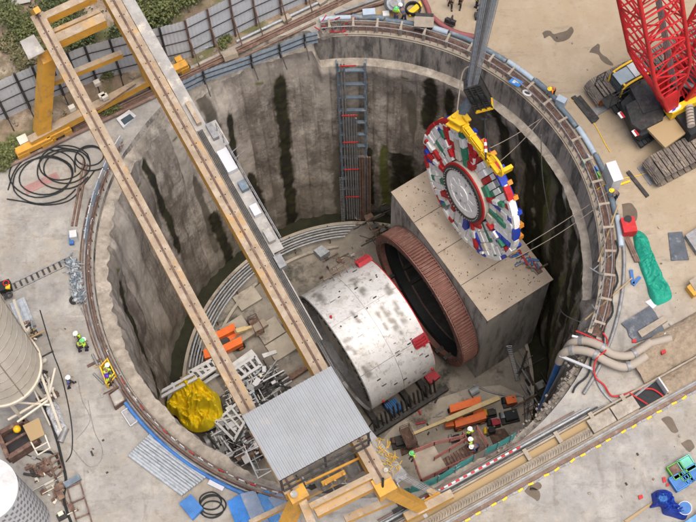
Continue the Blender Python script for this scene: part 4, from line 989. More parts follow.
fence('boundary_fence', [at(192.6, 56.7), at(256, 25), at(330, -8), at(400, -42)], 4.9, 'tall pale corrugated metal boundary fence running to the top of the picture', bluew if 0 else alu, 3, (.2, .5, .8), rustd)
def fence2():
    pts = [at(174, 98), at(205, 82.5), at(252, 66.5), at(280, 56), at(305, 46), at(318, 43)]
    fence('rim_fence', pts, 1.6, 'low pale blue sheet fence with dark posts along the top left rim', bluew, 1, (.35, .75), dark, .35)
fence2()
# ------------------------------------------------------------------ soil, far crane rail
m = MB(); 
def sfn(u, v):
    U, W_ = -60+130*u, 38.85+90*v**1.8; P = uw(U, W_); return P+V((0, 0, .03+.22*max(0, N3(P, .35)+.3)*min(1, (W_-38.8)/3)+.08*max(0, N3(P, 1.4)+.2)*min(1, (W_-38.8)/2)))
m.grid(260, 150, sfn); struct('soil_bank', m, soil)
m = MB(); 
struct('path', MB().add([at(x, y, .6) for x, y in ((-60, -40), (40, -30), (30, 2), (-60, 20))], [(0, 1, 2, 3)]), conc)
def crane_rail(w_, u0, u1, lab, mt=rust_p):
    t = root('crane_rail', uw((u0+u1)/2, w_), lab, 'crane rail')
    m = MB(); m.beam(uw(u0, w_, .03), uw(u1, w_, .03), .6, .05); m.build('base_strip', beam_c if w_ < 5 else rustd, t)
    m = MB(); m.beam(uw(u0, w_, .07), uw(u1, w_, .07), .22, .03); m.beam(uw(u0, w_, .15), uw(u1, w_, .15), .05, .13); m.beam(uw(u0, w_, .23), uw(u1, w_, .23), .11, .05); m.build('rail', mt, t)
    return t
crane_rail(38.3, -45, 45, 'rusty gantry crane rail running behind the shaft at the top left')
one('pipeline', MB().cyl(uw(-1, 38.95, .25), uw(30, 38.95, .25), .11, 10), steel, 'long pale steel pipe lying beside the far crane rail', 'pipe')
one('pipeline', MB().cyl(uw(-45, 37.75, .2), uw(-7, 37.75, .2), .16, 10), rust_p, 'long brown pipe lying in front of the far crane rail', 'pipe')
one('pipeline', MB().cyl(uw(-5, 37.6, .12), uw(5, 37.55, .12), .09, 8), rust_p, 'reddish pipe between the far rail and the rim fence', 'pipe')
for i, (u, W_) in enumerate(((3.2, 38.9), (6.3, 38.95), (10, 38.95))): one('pipe_block', MB().box(uw(u, W_, .2), (.7, .5, .35), rz=.6), beam_c, ORD[i]+' small concrete block from the left under the pale steel pipe', 'concrete block', 'blocks under the pale pipe')
for i, (x, y, l) in enumerate(((200, 30, 'pale concrete lump in the soil by the boundary fence foot'), (209, 24, 'tilted concrete slab scrap near the tall fence'), (178, 67, 'grey slab leaning behind the gantry bogie'), (230, 55, 'flat pale slab lying behind the far crane rail'))): one('rubble_block', MB().box(at(x, y, .35), (1.1, .7, .4), mat=Matrix.Rotation(.5+i, 3, 'Z') @ Matrix.Rotation(.4, 3, 'X')), beam_c, l, 'rubble')
one('blue_sheet_scrap', MB().prism([at(x, y, .25) for x, y in ((196, 46), (212, 40), (214, 46), (198, 51))], .06), bluew, 'pale blue sheet scrap lying on the soil below the fence', 'metal sheet')
m = MB()
rs = random.Random(3)
for i in range(420):
    U, W_ = rs.uniform(-28, 16), rs.uniform(38.9, 60)
    c = sfn((U+60)/130, ((W_-38.85)/90)**(1/1.8)); m.box(c, (rs.uniform(.1, .5), rs.uniform(.1, .4), rs.uniform(.08, .3)), mat=Matrix.Rotation(rs.uniform(0, 6), 3, 'Z') @ Matrix.Rotation(rs.uniform(-.5, .5), 3, 'X'))
one('stones', m, rockm, 'scattered grey stones and rubble on the soil bank', 'stones', kind='stuff')
# ------------------------------------------------------------------ vegetation
def shrub(x, y, r, h, seed, lab, lm, n=700, group=None):
    rr = random.Random(seed); b = at(x, y, .1); t = root('shrub', b, lab, 'shrub', group)
    tips = []; m = MB()
    for i in range(7):
        a = rr.uniform(0, 6.28); e = b+V((math.cos(a)*r*.7*rr.random(), math.sin(a)*r*.7*rr.random(), h*rr.uniform(.5, .95))); m.cyl(b+V((rr.uniform(-.1, .1), rr.uniform(-.1, .1), 0)), e, .05, 5, .015); tips.append(e)
    m.build('stem', twig, t)
    ms = [leaf[k] for k in lm]; f = MB()
    for i in range(n):
        c = rr.choice(tips); d = V((rr.gauss(0, 1), rr.gauss(0, 1), rr.gauss(0, .7))); d = d*(r*.28)
        p = c+d; p.z = max(.1, p.z); s = rr.uniform(.09, .2); q = Matrix.Rotation(rr.uniform(0, 6.28), 3, 'Z') @ Matrix.Rotation(rr.uniform(-1, 1), 3, 'X')
        f.m = rr.choice((0, 0, 1)) if len(ms) > 1 else 0
        f.add([p+q @ V(v) for v in ((0, 0, 0), (s*.5, s*.7, .03), (0, s*1.6, 0), (-s*.5, s*.7, .03))], [(0, 1, 2, 3)])
    f.build('foliage', ms, t)
VEG = [(12, 22, 1.6, 1.4, (0, 1)), (28, 33, 1.4, 1.2, (1, 0)), (52, 8, 1.3, 1.2, (0, 2)), (62, 28, 1.2, 1.0, (1, 0)), (78, 45, 1.4, 1.3, (0, 1)), (88, 38, 1.1, 1.0, (2, 0)), (44, 48, .8, .6, (3, 1)), (26, 62, 1.0, .6, (3, 0)), (140, 22, 1.9, 1.9, (1, 0)), (152, 8, 2.0, 2.0, (0, 1)), (166, 14, 1.5, 1.5, (1, 0)), (176, 4, 1.6, 1.5, (0, 2)), (190, -4, 1.5, 1.5, (1, 2)), (136, 2, 1.6, 1.6, (2, 0)), (10, 46, 1.0, .6, (3, 0)), (40, 22, 1.0, .8, (0, 3)), (5, 5, 1.1, .8, (0, 3)), (122, 38, 1.0, .9, (2, 1)), (70, 14, 1.2, 1.0, (0, 2)), (108, 74, .7, .6, (1, 0)), (224, 42, .5, .5, (1, 0)), (108, 110, .7, .35, (1, 0)), (160, 29, 1.1, 1.0, (2, 0)), (128, 52, .9, .8, (0, 2)), (8, 155, .9, .5, (1, 0)), (14, 150, .8, .4, (1, 0)), (4, 162, .8, .4, (0, 1)), (60, 55, .8, .5, (3, 0))]
NM = {0: 'mid green', 1: 'light green', 2: 'dark green', 3: 'dry brown'}
SC = {}; VEG.sort()
for i, (x, y, r, h, lm) in enumerate(VEG):
    if x > 120 and y < 60 and x < 200: where = 'behind the fence right of the girders'
    elif y > 60: where = 'low in the soil by the rail'
    else: where = 'behind the fence left of the girders'
    LBL = NM[lm[0]]+' shrub '+where; SC[LBL] = SC.get(LBL, 0)+1
    shrub(x, y, r, h, i, ORD[SC[LBL]-1]+' '+NM[lm[0]]+' shrub from the left '+where, lm, int(300+300*r), NM[lm[0]]+' shrubs '+where)
m = MB(); rr = random.Random(5)
for i in range(9000):
    U, W_ = rr.uniform(-30, 14), rr.uniform(39.2, 62)
    P = uw(U, W_); 
    if N3(P, .28, 2)+.35*N3(P, 1.1) < .02: continue
    if W_ < 44 and N3(P, .5, 7) < .2: continue
    c = sfn((U+60)/130, ((W_-38.85)/90)**(1/1.8)); a = rr.uniform(0, 6.28); h = rr.uniform(.12, .4); s = rr.uniform(.04, .1); d = V((math.cos(a), math.sin(a), 0)); k = V((rr.uniform(-.2, .2), rr.uniform(-.2, .2), h))
    m.m = rr.choice((0, 1, 2, 3)); m.add([c-d*s, c+d*s, c+k], [(0, 1, 2)])
one('grass', m, leaf, 'rough weeds and dry grass on the soil behind the fence', 'grass', kind='stuff')
# ------------------------------------------------------------------ trench and near crane rail (runs with the rail direction)
def lbox(name, w0, w1, u0, u1, z0, z1, mt, lab, cat, tk=None):
    m = MB(); m.prism([uw(u0, w0, z0), uw(u1, w0, z0), uw(u1, w1, z0), uw(u0, w1, z0)], z1-z0); return one(name, m, mt, lab, cat)
lbox('trench_wall', -.36, -.14, -9.5, 40, 0, .16, rust_p, 'low beige concrete wall on the yard side of the crane rail trench', 'kerb')
crane_rail(.05, -9.5, 40, 'gantry crane rail on a strip in front of the shaft at lower right', steel_d)
lbox('cover_beam', .28, .84, -9.5, 5.6, 0, .42, beam_c, 'long ribbed pale beam with herringbone surface lying in the trench', 'beam')
hb_ = bpy.data.objects['cover_beam']
m = MB()
for i in range(74):
    u = -9.3+i*.2; c = .56
    m.add([uw(u, .29, .425), uw(u+.12, .29, .50), uw(u+.28, c, .60), uw(u+.16, c, .44)], [(0, 1, 2, 3)]); m.add([uw(u+.16, c, .44), uw(u+.28, c, .60), uw(u+.12, .83, .50), uw(u, .83, .425)], [(0, 1, 2, 3)])
tag(m.build('herringbone_rib', beam_c, hb_), kind='stuff')
for i, u in enumerate((5.75, 7.6)):
    lbox('cover_slab', .35, 1.3, u, u+1.75, 0, .42, ledge_m, ('first', 'second')[i]+' pale concrete cover slab beyond the end of the herringbone beam', 'slab')
lbox('trench_floor_strip', .86, 1.42, -9.5, 9.3, 0, .05, wood, 'ochre stained channel between the ribbed beam and the pipes', 'channel')
for i, u in enumerate((1.0, 3.4, 6.1, 8.6)):
     lbox('cross_block', .86, 1.7, u, u+.28, .05, .4, beam_c, ('first', 'second', 'third', 'fourth')[i]+' concrete cross block from the left over the ochre channel', 'concrete block'); bpy.context.view_layer.objects.active = None
for o in [o for o in col.objects if o.name.startswith('cross_block')]: o['group'] = 'cross blocks over the ochre channel'
lbox('trench_wall', 1.43, 1.55, -9.5, 30, 0, .34, beam_c, 'narrow pale concrete wall between the ochre channel and the grey pipes', 'kerb')
for i, (w_, r_, z) in enumerate(((1.66, .05, .12), (1.8, .05, .12), (1.96, .07, .12), (2.14, .05, .1), (2.3, .05, .1))):
    one('trench_pipe', MB().cyl(uw(-9.5, w_, z), uw(7.5-i*.5, w_, z), r_, 8), (steel_d, dark, steel, steel_d, rust_p)[i], ('grey pipe nearest the ochre channel on the near rim', 'dark pipe in the near rim pipe bundle', 'pale steel pipe in the near rim pipe bundle', 'slim grey pipe in the near rim pipe bundle', 'brown pipe nearest the shaft in the near rim bundle')[i], 'pipe')
m = MB(); m.prism([uw(9.3, .3, .01), uw(11.6, .3, .01), uw(11.6, 1.4, .01), uw(9.3, 1.4, .01)], .05); one('pit_floor', m, black, 'dark open pit in the crane trench with a white end board', 'pit')
one('pit_board', MB().prism([uw(11.4, .3, .05), uw(11.5, .3, .05), uw(11.5, 1.4, .05), uw(11.4, 1.4, .05)], .75), white, 'white board closing the right end of the dark pit', 'board')
one('pit_pipe', MB().cyl(uw(9.3, 1.5, .4), uw(9.9, .3, .4), .05, 6), redc, 'thin red pipe across the dark pit', 'pipe')
one('pit_pipes', MB().cyl(uw(9.5, 1.2, .2), uw(11.3, 1.5, .2), .09, 6), steel_d, 'grey pipe lying inside the dark pit', 'pipe')
m = MB(); m.grid(90, 14, lambda u, v: uw(11.6+20*u, .22+1.2*v, .12+.2*math.sin(math.pi*v)+.12*N3((u*40, v*4, 0), 1))); struct('trench_soil', m, gravel)
m = MB(); m.grid(90, 24, lambda u, v: uw(10.6+20*u, 1.6+2.6*v, .1+.45*math.sin(math.pi*v)**.5+.14*N3((u*40, v*6, 0), 1)+.06*N3((u*140, v*20, 3), 1))); struct('soil_heap', m, gravel)
# yellow and black chain line on the yard
cl = root('marker_chain', uw(8, -.46), 'yellow and black marker chain lying along the trench wall', 'chain')
for i in range(76):
    u = -9+i*.4; y_ = (i+i//5) % 2; MB().beam(uw(u, -.46+.04*math.sin(i*2), .05), uw(u+.38, -.46+.04*math.sin(i*2+2), .05), .13, .06).build('yellow_link' if y_ else 'dark_link', yel_lift if y_ else steel_d, cl)
# near rim strip items
m = MB()
nb = root('barrier_rail', at(450, 480), 'red and white striped bar along the walkway behind the green mesh', 'barrier')
p, q = at(421, 500, .35), at(520, 447, .35)
for i in range(26):
    m = MB(); m.beam(p.lerp(q, i/26), p.lerp(q, (i+1)/26), .12, .1); m.build('stripe', redc if i % 2 else white, nb)
def netting(pts, h, lab):
    t = root('mesh_barrier', at(*pts[0]), lab, 'mesh barrier'); P = [at(x, y, 0) for x, y in pts]; P = smooth_path(P, 5)
    m = MB(); n_ = len(P); m.grid(n_, 4, lambda u, v: P[round(u*(n_-1))]+V((0, 0, .02+h*v))+V((.05*N3((u*30, v*3, 0), 1), .1*N3((u*30, v*3, 5), 1), 0))); m.build('mesh', gnet, t)
    for k in range(0, n_, 4): m = MB(); m.beam(P[k]-V((0, .06, 0)), P[k]-V((0, .06, 0))+V((0, 0, h+.1)), .05, .05); m.build('post', steel_d, t)
netting([(402, 495), (412, 493), (430, 486), (450, 475), (473, 461)], 1.7, 'longer green mesh barrier in front of the stair platform')
netting([(484, 455), (500, 447), (514, 439)], 1.6, 'short green mesh barrier right of the people on the stair')
one('mesh_notice', MB().prism([at(x, y, .9) for x, y in ((453, 467), (460, 463), (460.5, 466), (453.5, 470))], .03), bluew, 'small pale blue notice hanging on the green mesh barrier', 'sign')
# stair platform hung inside the near rim
sp_ = root('stair_platform', at(430, 465, -3), 'brown railed platform with steps hung below the near rim', 'stair platform')
ZP = -3.2
m = MB(); m.prism([at(x, y, ZP) for x, y in ((411, 455), (434, 446), (448, 470), (421, 483))], .12); m.build('landing', beam_c, sp_)
m = MB(); m.prism([at(x, y, ZP-.1) for x, y in ((462, 436), (476, 430), (486, 448), (474, 455))], .12); m.build('upper_landing', rustd, sp_)
for i in range(12):
    f = i/11; a, b = at(436, 459, ZP).lerp(at(466, 445, ZP+.0), f), at(444, 474, ZP).lerp(at(473, 458, ZP), f); m = MB(); m.beam(a+V((0, 0, -1.2+1.3*f)), b+V((0, 0, -1.2+1.3*f)), .22, .06); m.build('step', rustd, sp_)
m = MB()
def prail(pts, z):
    P = [at(x, y, z) for x, y in pts]
    for a, b in zip(P, P[1:]):
        for h in (.35, .7, 1.05): m.beam(a+V((0, 0, h)), b+V((0, 0, h)), .06, .06)
        n_ = max(1, int((b-a).length/.9))
        for k in range(n_+1): c = a.lerp(b, k/n_); m.beam(c, c+V((0, 0, 1.05)), .06, .06)
prail([(411, 455), (434, 446), (465, 439)], ZP); prail([(411, 455), (421, 483), (448, 470), (472, 459)], ZP); prail([(434, 461), (464, 443)], ZP); prail([(462, 436), (474, 455)], ZP); prail([(476, 430), (487, 448)], ZP)
m.build('handrail', M('railing_red_brown', (.27, .10, .08), .8, c2=(.17, .07, .055), sc=3), sp_)
# white scaffold lattice at lower left rim
sc2 = root('scaffold', at(262, 465, -3), 'white tubular scaffold tower at the lower left rim beside the roof', 'scaffold')
rr = random.Random(8); m = MB()
for x, y in ((246, 452), (262, 445), (276, 468), (258, 478)):
    m.cyl(at(x, y, -8), at(x, y, .9), .045, 6)
for z in (-6, -4, -2, 0):
    C4 = [at(x, y, z) for x, y in ((246, 452), (262, 445), (276, 468), (258, 478))]
    for i in range(4): m.cyl(C4[i], C4[(i+1) % 4], .04, 6); m.cyl(C4[i], C4[(i+1) % 4]+V((0, 0, 2)), .03, 6)
m.build('tube_frame', white, sc2)
m = MB()
for x, y in ((330, 483), (342, 478), (338, 497), (352, 490), (362, 484)): m.cyl(at(x, y, -3), at(x, y, 2.2), .045, 6)
for z in (-2, 0, 1.9):
    for a, b in (((330, 483), (362, 484)), ((338, 497), (352, 490)), ((330, 483), (338, 497)), ((342, 478), (352, 490))): m.cyl(at(*a, z), at(*b, z), .04, 6); m.cyl(at(*a, z), at(*b, z+1.5), .03, 6)
one('scaffold', m, white, 'white tubular scaffold under the yellow gantry end beam', 'scaffold')
# platform/decks below the gantry end
one('deck_plate', MB().prism([at(x, y, -6) for x, y in ((345, 484), (375, 478), (378, 520), (348, 522))], .1), silo2m, 'pale steel deck seen below the gantry end beam', 'deck')
one('deck_plate', MB().prism([at(x, y, -2.5) for x, y in ((366, 425), (379, 440), (409, 476), (398, 484), (380, 470))], .12), steel_d, 'grey tapered steel platform right of the corrugated roof', 'deck')
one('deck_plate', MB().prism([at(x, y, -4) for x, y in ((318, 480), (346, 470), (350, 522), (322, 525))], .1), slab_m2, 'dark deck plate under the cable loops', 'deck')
m = MB(); rr = random.Random(77)
for i in range(110):
    x, y = rr.uniform(376, 400), rr.uniform(438, 474); 
    if abs((x-376)*1.5-(y-438)) > 13: continue
    p = at(x, y, -2.3); m.beam(p, p+V((rr.uniform(-.35, .35), rr.uniform(-.35, .35), rr.uniform(.1, .5))), .035, .035)
one('cable_tangle', m, yel_lift, 'tangled yellow chain and straps on the grey platform by the roof', 'chain')
one('red_tray', MB().prism([at(x, y, -3) for x, y in ((346, 470), (368, 462), (372, 468), (350, 476))], .3), redc, 'red tray under the cable loops', 'tray')
# ------------------------------------------------------------------ right side yard
m = MB(); m.box(at(628, 229, .5), (.95, 1.1, .9), rz=.1); ro = root('red_power_box', at(628, 231), 'red machine box with round black lid by the right rim', 'machine box'); 
MB().box(at(628, 227, .5), (.95, 1.15, .9), rz=.1).build('housing', redc, ro); MB().cyl(at(628, 219, .95), at(628, 219, 1.05), .27, 16).build('round_lid', black, ro)
wb = root('white_cabinet', at(612, 181), 'tall white cabinet standing behind the right rim railing', 'cabinet')
MB().box(at(612, 177, .95), (.7, 1.5, 1.9), rz=.25).build('cabinet_body', white, wb); MB().box(at(612.5, 177.5, .95)+V((0, 0, .97)), (.74, 1.54, .05), rz=.25).build('cabinet_top', silo2m, wb)
# green tarp pile
def heap(name, pts, h, mt, lab, cat, seed=0, nz=1.0, wr=.12, kind=None, fold=None):
    c = sum((V(p) for p in pts), V((0, 0, 0)))/len(pts); P = smooth_path(list(pts)+[pts[0]], 12)[:-1]; n = len(P)
    m = MB()
    def f(u, v):
        p = P[round(u*n) % n]; q = p.lerp(c, v)
        e = min(1, v*2.2); hh = h*(1-(1-e)**3)
        rg_ = lambda s_, o_: 1-2.6*abs(N3(q+V((N3(q, .9, 2), N3(q, .9, 8), 0))*.5, s_, o_))
        no = rg_(.7*nz, seed)*.30+rg_(1.7*nz, seed+4)*.32+rg_(3.6*nz, seed+7)*.18+N3(q, 6*nz, seed)*.1
        if fold: 
            d = q-c; no += .5*math.sin((d.x*fold[0]+d.y*fold[1])*fold[2]+2*N3(q, .8, seed))
        return q+V((0, 0, max(.0, hh*(1+no*wr*5)+no*wr*.6*e)))
    m.grid(n, 48, f, wrap=True, smooth=False); return one(name, m, mt, lab, cat, loc=V((c.x, c.y, pts[0].z)), kind=kind)
GT = [(632, 230), (640, 231), (647, 237), (650, 247), (656, 262), (662, 274), (664, 286), (671, 292), (671, 299), (662, 304), (655, 305), (649, 296), (646, 284), (640, 268), (635, 250)]
heap('green_tarpaulin', [at(x, y, .01) for x, y in GT], .38, gtarp, 'long crumpled green tarpaulin lying beside the right rim', 'tarpaulin', 3, fold=(.93, .36, 5))
for i in range(3): one('wooden_pole', MB().cyl(at(624+i*2, 236, .15), at(636+i*2, 262, .15), .08, 8), rust_p, ('leftmost', 'middle', 'rightmost')[i]+' of the brown poles along the left edge of the green tarpaulin', 'pole')
def flat(name, pts, h, mt, lab, cat, z=.006): return one(name, MB().prism([at(x, y, z) for x, y in pts], h), mt, lab, cat)
MT = [(621, 324), (645, 309), (649, 306), (655, 313), (665, 332), (655, 336), (636, 343), (629, 337), (627, 330)]
flat('rubber_mat', MT, .12, matm, 'large dark torn mat lying below the green tarpaulin', 'mat')
flat('rubber_mat', [(668, 233), (682, 232), (689, 260), (671, 261)], .08, matm, 'dark square mat right of the green tarpaulin', 'mat')
flat('loading_box', [(684, 238), (702, 226), (706, 250), (696, 256)], .5, steel_d, 'grey rusty tray at the right edge beside the square mat', 'tray')
flat('red_marker', [(632, 340), (636, 340), (636, 343), (632, 343)], .15, redc, 'small red lump at the corner of the dark torn mat', 'marker')
flat('paper_scrap', [(645, 302), (651, 299), (657, 305), (653, 309)], .04, silo2m, 'white paper scrap beside the foot of the green tarpaulin', 'scrap')
yb = root('yellow_box', at(692, 292), 'yellow crate with white lid at the right edge', 'crate'); MB().prism([at(x, y, 0) for x, y in ((685, 290), (697, 280), (703, 292), (692, 299))], .6).build('box_body', yel, yb); MB().prism([at(x, y, .62) for x, y in ((689, 281), (699, 275), (706, 284), (695, 291))], .05).build('lid', beam_c, yb)
for p, q, l in (((631, 270), (633, 284), 'left arm of the blue V shaped bars on the right yard'), ((633, 285), (640, 277), 'right arm of the blue V shaped bars on the right yard')): one('steel_bar', MB().beam(at(*p, .1), at(*q, .1), .22, .14), bluep, l, 'steel bar')
flat('steel_post', [(655, 175), (658, 174), (662, 183), (659, 184)], .12, dark, 'short dark bar lying near the lower crane track', 'steel bar')
def patch(pts, lab, seed=0):
    P = smooth_path([at(x, y, .006) for x, y in pts]+[at(*pts[0], .006)], 6)[:-1]; P = [p+V((N3(p, 1.5, seed)*.25, N3(p, 1.5, seed+3)*.25, 0)) for p in P]
    m = MB(); m.add(P, [tuple(range(len(P)))]); o = m.build('puddle', puddle_m); tag(o, kind='structure')
for i, pts in enumerate((((541, 33), (550, 31), (556, 33), (567, 30), (572, 27), (573, 33), (567, 40), (557, 41), (550, 37), (544, 39)), ((590, 53), (594, 47), (597, 44), (601, 51), (608, 58), (612, 63), (609, 65), (603, 60), (598, 54)), ((624, 205), (632, 202), (637, 212), (634, 220), (625, 219)), ((662, 419), (668, 416), (673, 422), (678, 430), (675, 433), (668, 428)), ((682, 443), (690, 440), (695, 447), (692, 453), (686, 450)), ((524, 490), (533, 486), (541, 495), (540, 500), (531, 497)), ((528, 485), (536, 482), (538, 488), (531, 491)))): patch(pts, '', i)
# big flexible pipes
for i, pts in enumerate(([(651, 342, .5), (640, 350, .5), (628, 356, .5), (612, 354, .6), (600, 346, .7), (585, 341, .4), (572, 343, -.2), (566, 351, -1.5)], [(646, 356, .5), (634, 364, .5), (622, 367, .5), (606, 361, .6), (592, 353, .7), (576, 350, .3), (564, 353, -.4), (559, 362, -1.8)])):
    P = smooth_path([at(*p) for p in pts], 8); fo = root('flexible_pipe', at(610, 355), ('upper', 'lower')[i]+' thick beige flexible pipe bending over the right rim', 'flexible pipe')
    MB().tube(P, [.29+.012*(k % 2) for k in range(len(P))], 12).build('hose', hose_m, fo)
    for k in (12, 30, 42): d = (P[k+1]-P[k]).normalized(); MB().cyl(P[k]-d*.12, P[k]+d*.12, .36, 14).build('coupling', steel_d, fo)
one('blue_pipe', MB().cyl(at(561, 357, -2), at(540, 410, -12), .22, 10), bluep, 'blue steel pipe dropping down the shaft from the flexible pipes', 'pipe')
one('grey_pipe', MB().cyl(at(566, 363, -1.2), at(538, 414, -12), .12, 8), steel_d, 'grey pipe running down beside the blue pipe', 'pipe')
one('steel_bracket', MB().beam(at(560, 356, -.6), at(594, 370, .4), .18, .18), silo2m, 'pale steel arm under the flexible pipes at the rim', 'bracket')
one('steel_bracket', MB().beam(at(572, 336, .3), at(602, 343, .5), .14, .14), silo2m, 'pale steel arm above the flexible pipes at the rim', 'bracket')
RH = [(603, 333, .4), (607, 340, .5), (606, 350, .9), (598, 357, .9), (594, 367, .6), (596, 378, .3), (604, 385, .2), (612, 396, .2), (626, 394, .2), (636, 390, .2), (652, 389, .2), (663, 396, .2)]
one('red_hose', MB().tube(smooth_path([at(*p) for p in RH], 7), .06, 7), redc, 'red hose looping over the beige flexible pipes to the trench', 'hose')
one('red_hose', MB().tube(smooth_path([at(*p) for p in ((576, 331, .3), (584, 334, .4), (595, 339, .5), (603, 342, .6))], 6), .06, 7), redc, 'short red hose above the flexible pipes', 'hose')
for i in range(4): one('black_hose', MB().tube(smooth_path([at(593+i*1.2, 372+i, .15), at(600+i*1.2, 388+i, .12), at(610+i, 400+i*.6, .12), at(621+i, 408-i, .12)], 5), .05, 6), steel_d, ORD[i]+' thin grey hose from the shaft in the bundle beside the red hose', 'hose', 'thin grey hoses by the red hose')
flat('concrete_beam', [(637, 333), (664, 317), (667, 322), (641, 339)], .35, beam_c, 'long concrete beam below the dark torn mat', 'concrete beam'); flat('concrete_beam', [(641, 371), (668, 357), (671, 362), (645, 377)], .3, beam_c, 'pale concrete beam beside the soil heap', 'concrete beam')
flat('white_slab', [(663, 335), (674, 331), (681, 350), (672, 354)], .35, silo2m, 'whitish slab standing at the corner of the soil heap', 'slab')
one('valve_pipe', MB().cyl(at(648, 344, .5), at(671, 338, .5), .26, 12), hose_m, 'grey pipe stub with valve joining the upper flexible pipe', 'pipe')
flat('valve', [(659, 355), (663, 353), (664, 356), (660, 358)], .8, redc, 'small red valve wheel beside the pipe stub', 'valve')
# broken rock along right lower rim
m = MB(); rr = random.Random(12)
for i in range(260):
    a = rr.uniform(-62, -22); r = rr.gauss(17.6, .22); p = ring(a, r, rr.uniform(-1.3, -.05)); s = rr.uniform(.06, .26)
    m.box(p, (s, s*rr.uniform(.5, 1), s*rr.uniform(.4, .9)), mat=Matrix.Rotation(rr.uniform(0, 6), 3, 'Z') @ Matrix.Rotation(rr.uniform(-.8, .8), 3, 'X'))
one('broken_rock', m, rockm, 'broken concrete and rock along the ragged lower right rim', 'rubble', kind='stuff')
# bottom right corner
tb = heap('blue_tarpaulin', [at(x, y, .01) for x, y in ((651, 494), (658, 490), (668, 491), (673, 499), (676, 506), (687, 513), (684, 520), (672, 517), (663, 514), (660, 507), (650, 508), (652, 502))], .5, btarp, 'crumpled dark blue tarpaulin in the bottom right corner', 'tarpaulin', 5, 1.6, .25)
heap('blue_bag', [at(x, y, .4) for x, y in ((656, 495), (662, 493), (667, 497), (667, 503), (660, 505), (656, 501))], .45, bluep, 'round bright blue bag lying on the dark blue tarpaulin', 'bag', 6)
def crate(x, y, s, mt, lab, fill=None, h=.45, rz=.46):
    c = at(x, y, 0); t = root('crate', c, lab, 'crate'); m = MB(); F = Matrix.Rotation(rz, 3, 'Z')
    for a, b, sx, sy in ((0, s/2, s, .06), (0, -s/2, s, .06), (s/2, 0, .06, s-.07), (-s/2, 0, .06, s-.07)): m.box(c+F @ V((a, b, h/2)), (sx, sy, h), rz=rz)
    m.box(c+V((0, 0, .04)), (s-.07, s-.07, .06), rz=rz); m.build('crate_body', mt, t)
    if fill: MB().box(c+V((0, 0, h-.08)), (s-.1, s-.1, .04), rz=rz).build('contents', fill, t)
gcr = M('crate_green', (.12, .42, .05), .5); tcr = M('crate_teal', (.15, .5, .38), .5); bcr = M('crate_blue', (.06, .25, .62), .5)
crate(676, 472, .95, gcr, 'bright green crate holding yellow scraps, leftmost in the crate group', rustd); crate(685.5, 466, .95, tcr, 'teal green crate at the top of the crate group', tcr); crate(678, 483, .95, bcr, 'blue crate nearest the dark blue tarpaulin', bluep); crate(683.5, 477, .6, gcr, 'small pale green crate in the middle of the crate group', tcr); crate(687, 480, .6, bcr, 'small blue crate between the larger crates', bluep); crate(692, 474, .9, bcr, 'blue crate nearest the right edge of the picture', bluep)
wbk = root('white_drum', at(685, 507), 'white drum with blue label standing in the bottom right corner', 'drum'); MB().cyl(at(685, 508, 0), at(685, 508, .9), .45, 18).build('drum_body', silo2m, wbk); MB().cyl(at(685, 508, .9), at(685, 508, .93), .4, 18).build('lid', bluep, wbk)
flat('blue_roof_sheet', [(676, 528), (690, 519), (704, 509), (704, 540), (684, 540)], .5, bsheet, 'light blue sheet cut by the bottom right corner', 'metal sheet')
flat('red_scrap', [(638, 496), (642, 495), (643, 498), (639, 500)], .12, redc, 'lone red scrap on the bottom right yard', 'scrap'); flat('red_scrap', [(662, 478), (665, 477), (666, 482), (663, 483)], .1, redc, 'red scrap just left of the green crate', 'scrap'); flat('red_scrap', [(666, 484), (669, 483), (669, 486), (666, 487)], .1, redc, 'red scrap just left of the blue crate', 'scrap')
flat('timber', [(624, 521), (655, 500), (656, 501.5), (627, 523)], .1, wood, 'thin timber lying left of the blue tarpaulin', 'timber')
# top yard items
bg_ = root('generator', at(424, 22), 'dark boxy generator with pale top near the top rim', 'generator'); MB().box(at(424, 22, .6), (1.35, .85, 1.1), rz=-.12).build('housing', dark, bg_); MB().box(at(424, 22, 1.18), (1.45, .9, .06), rz=-.12).build('cover', beam_c, bg_)
for o_ in (-.4, 0, .4): MB().box(at(424, 22, .6)+V((o_, -.45, 0)), (.3, .04, .6), rz=-.12).build('vent', steel_d, bg_)
tk = root('round_tank', at(394, 2), 'short round grey steel tank at the top edge', 'tank'); MB().cyl(at(394, 3, 0), at(394, 3, 1.4), .8, 24, .55).build('tank_body', steel, tk); MB().cyl(at(394, 3, 1.4), at(394, 3, 1.7), .3, 16).build('tank_neck', steel_d, tk)
one('hose_coil', MB().tube([at(413, 10, .1)+V((.55*math.cos(t), .55*math.sin(t), .02*t)) for t in [i*.3 for i in range(60)]], .07, 6), black, 'coiled black hose beside the generator', 'hose')
one('yellow_stand', MB().prism([at(x, y, 0) for x, y in ((407, 14), (420, 3), (422, 8), (410, 18))], .3), yel_lift, 'yellow stand inside the coiled hose', 'stand')
for pts, l in (([(422, -4, .25), (427, 6, .25), (430, 16, .25)], 'short reddish pipe going up to the top edge'), ([(430, 15, .25), (445, 27, .25), (458, 33, .25), (475, 37, .25)], 'long reddish pipe lying across the top yard')): one('red_pipe', MB().tube(smooth_path([at(*p) for p in pts], 5), .2, 8), M('faded_red', (.30, .10, .10), .7), l, 'pipe')
one('wire_basket', MB().box(at(450, 22, .35), (.8, .6, .1), rz=-.5).box(at(450, 22, .6), (.85, .1, .5), rz=-.5).box(at(451, 20, .6), (.1, .6, .5), rz=-.5), dark, 'dark frame basket beside the reddish pipe', 'basket')
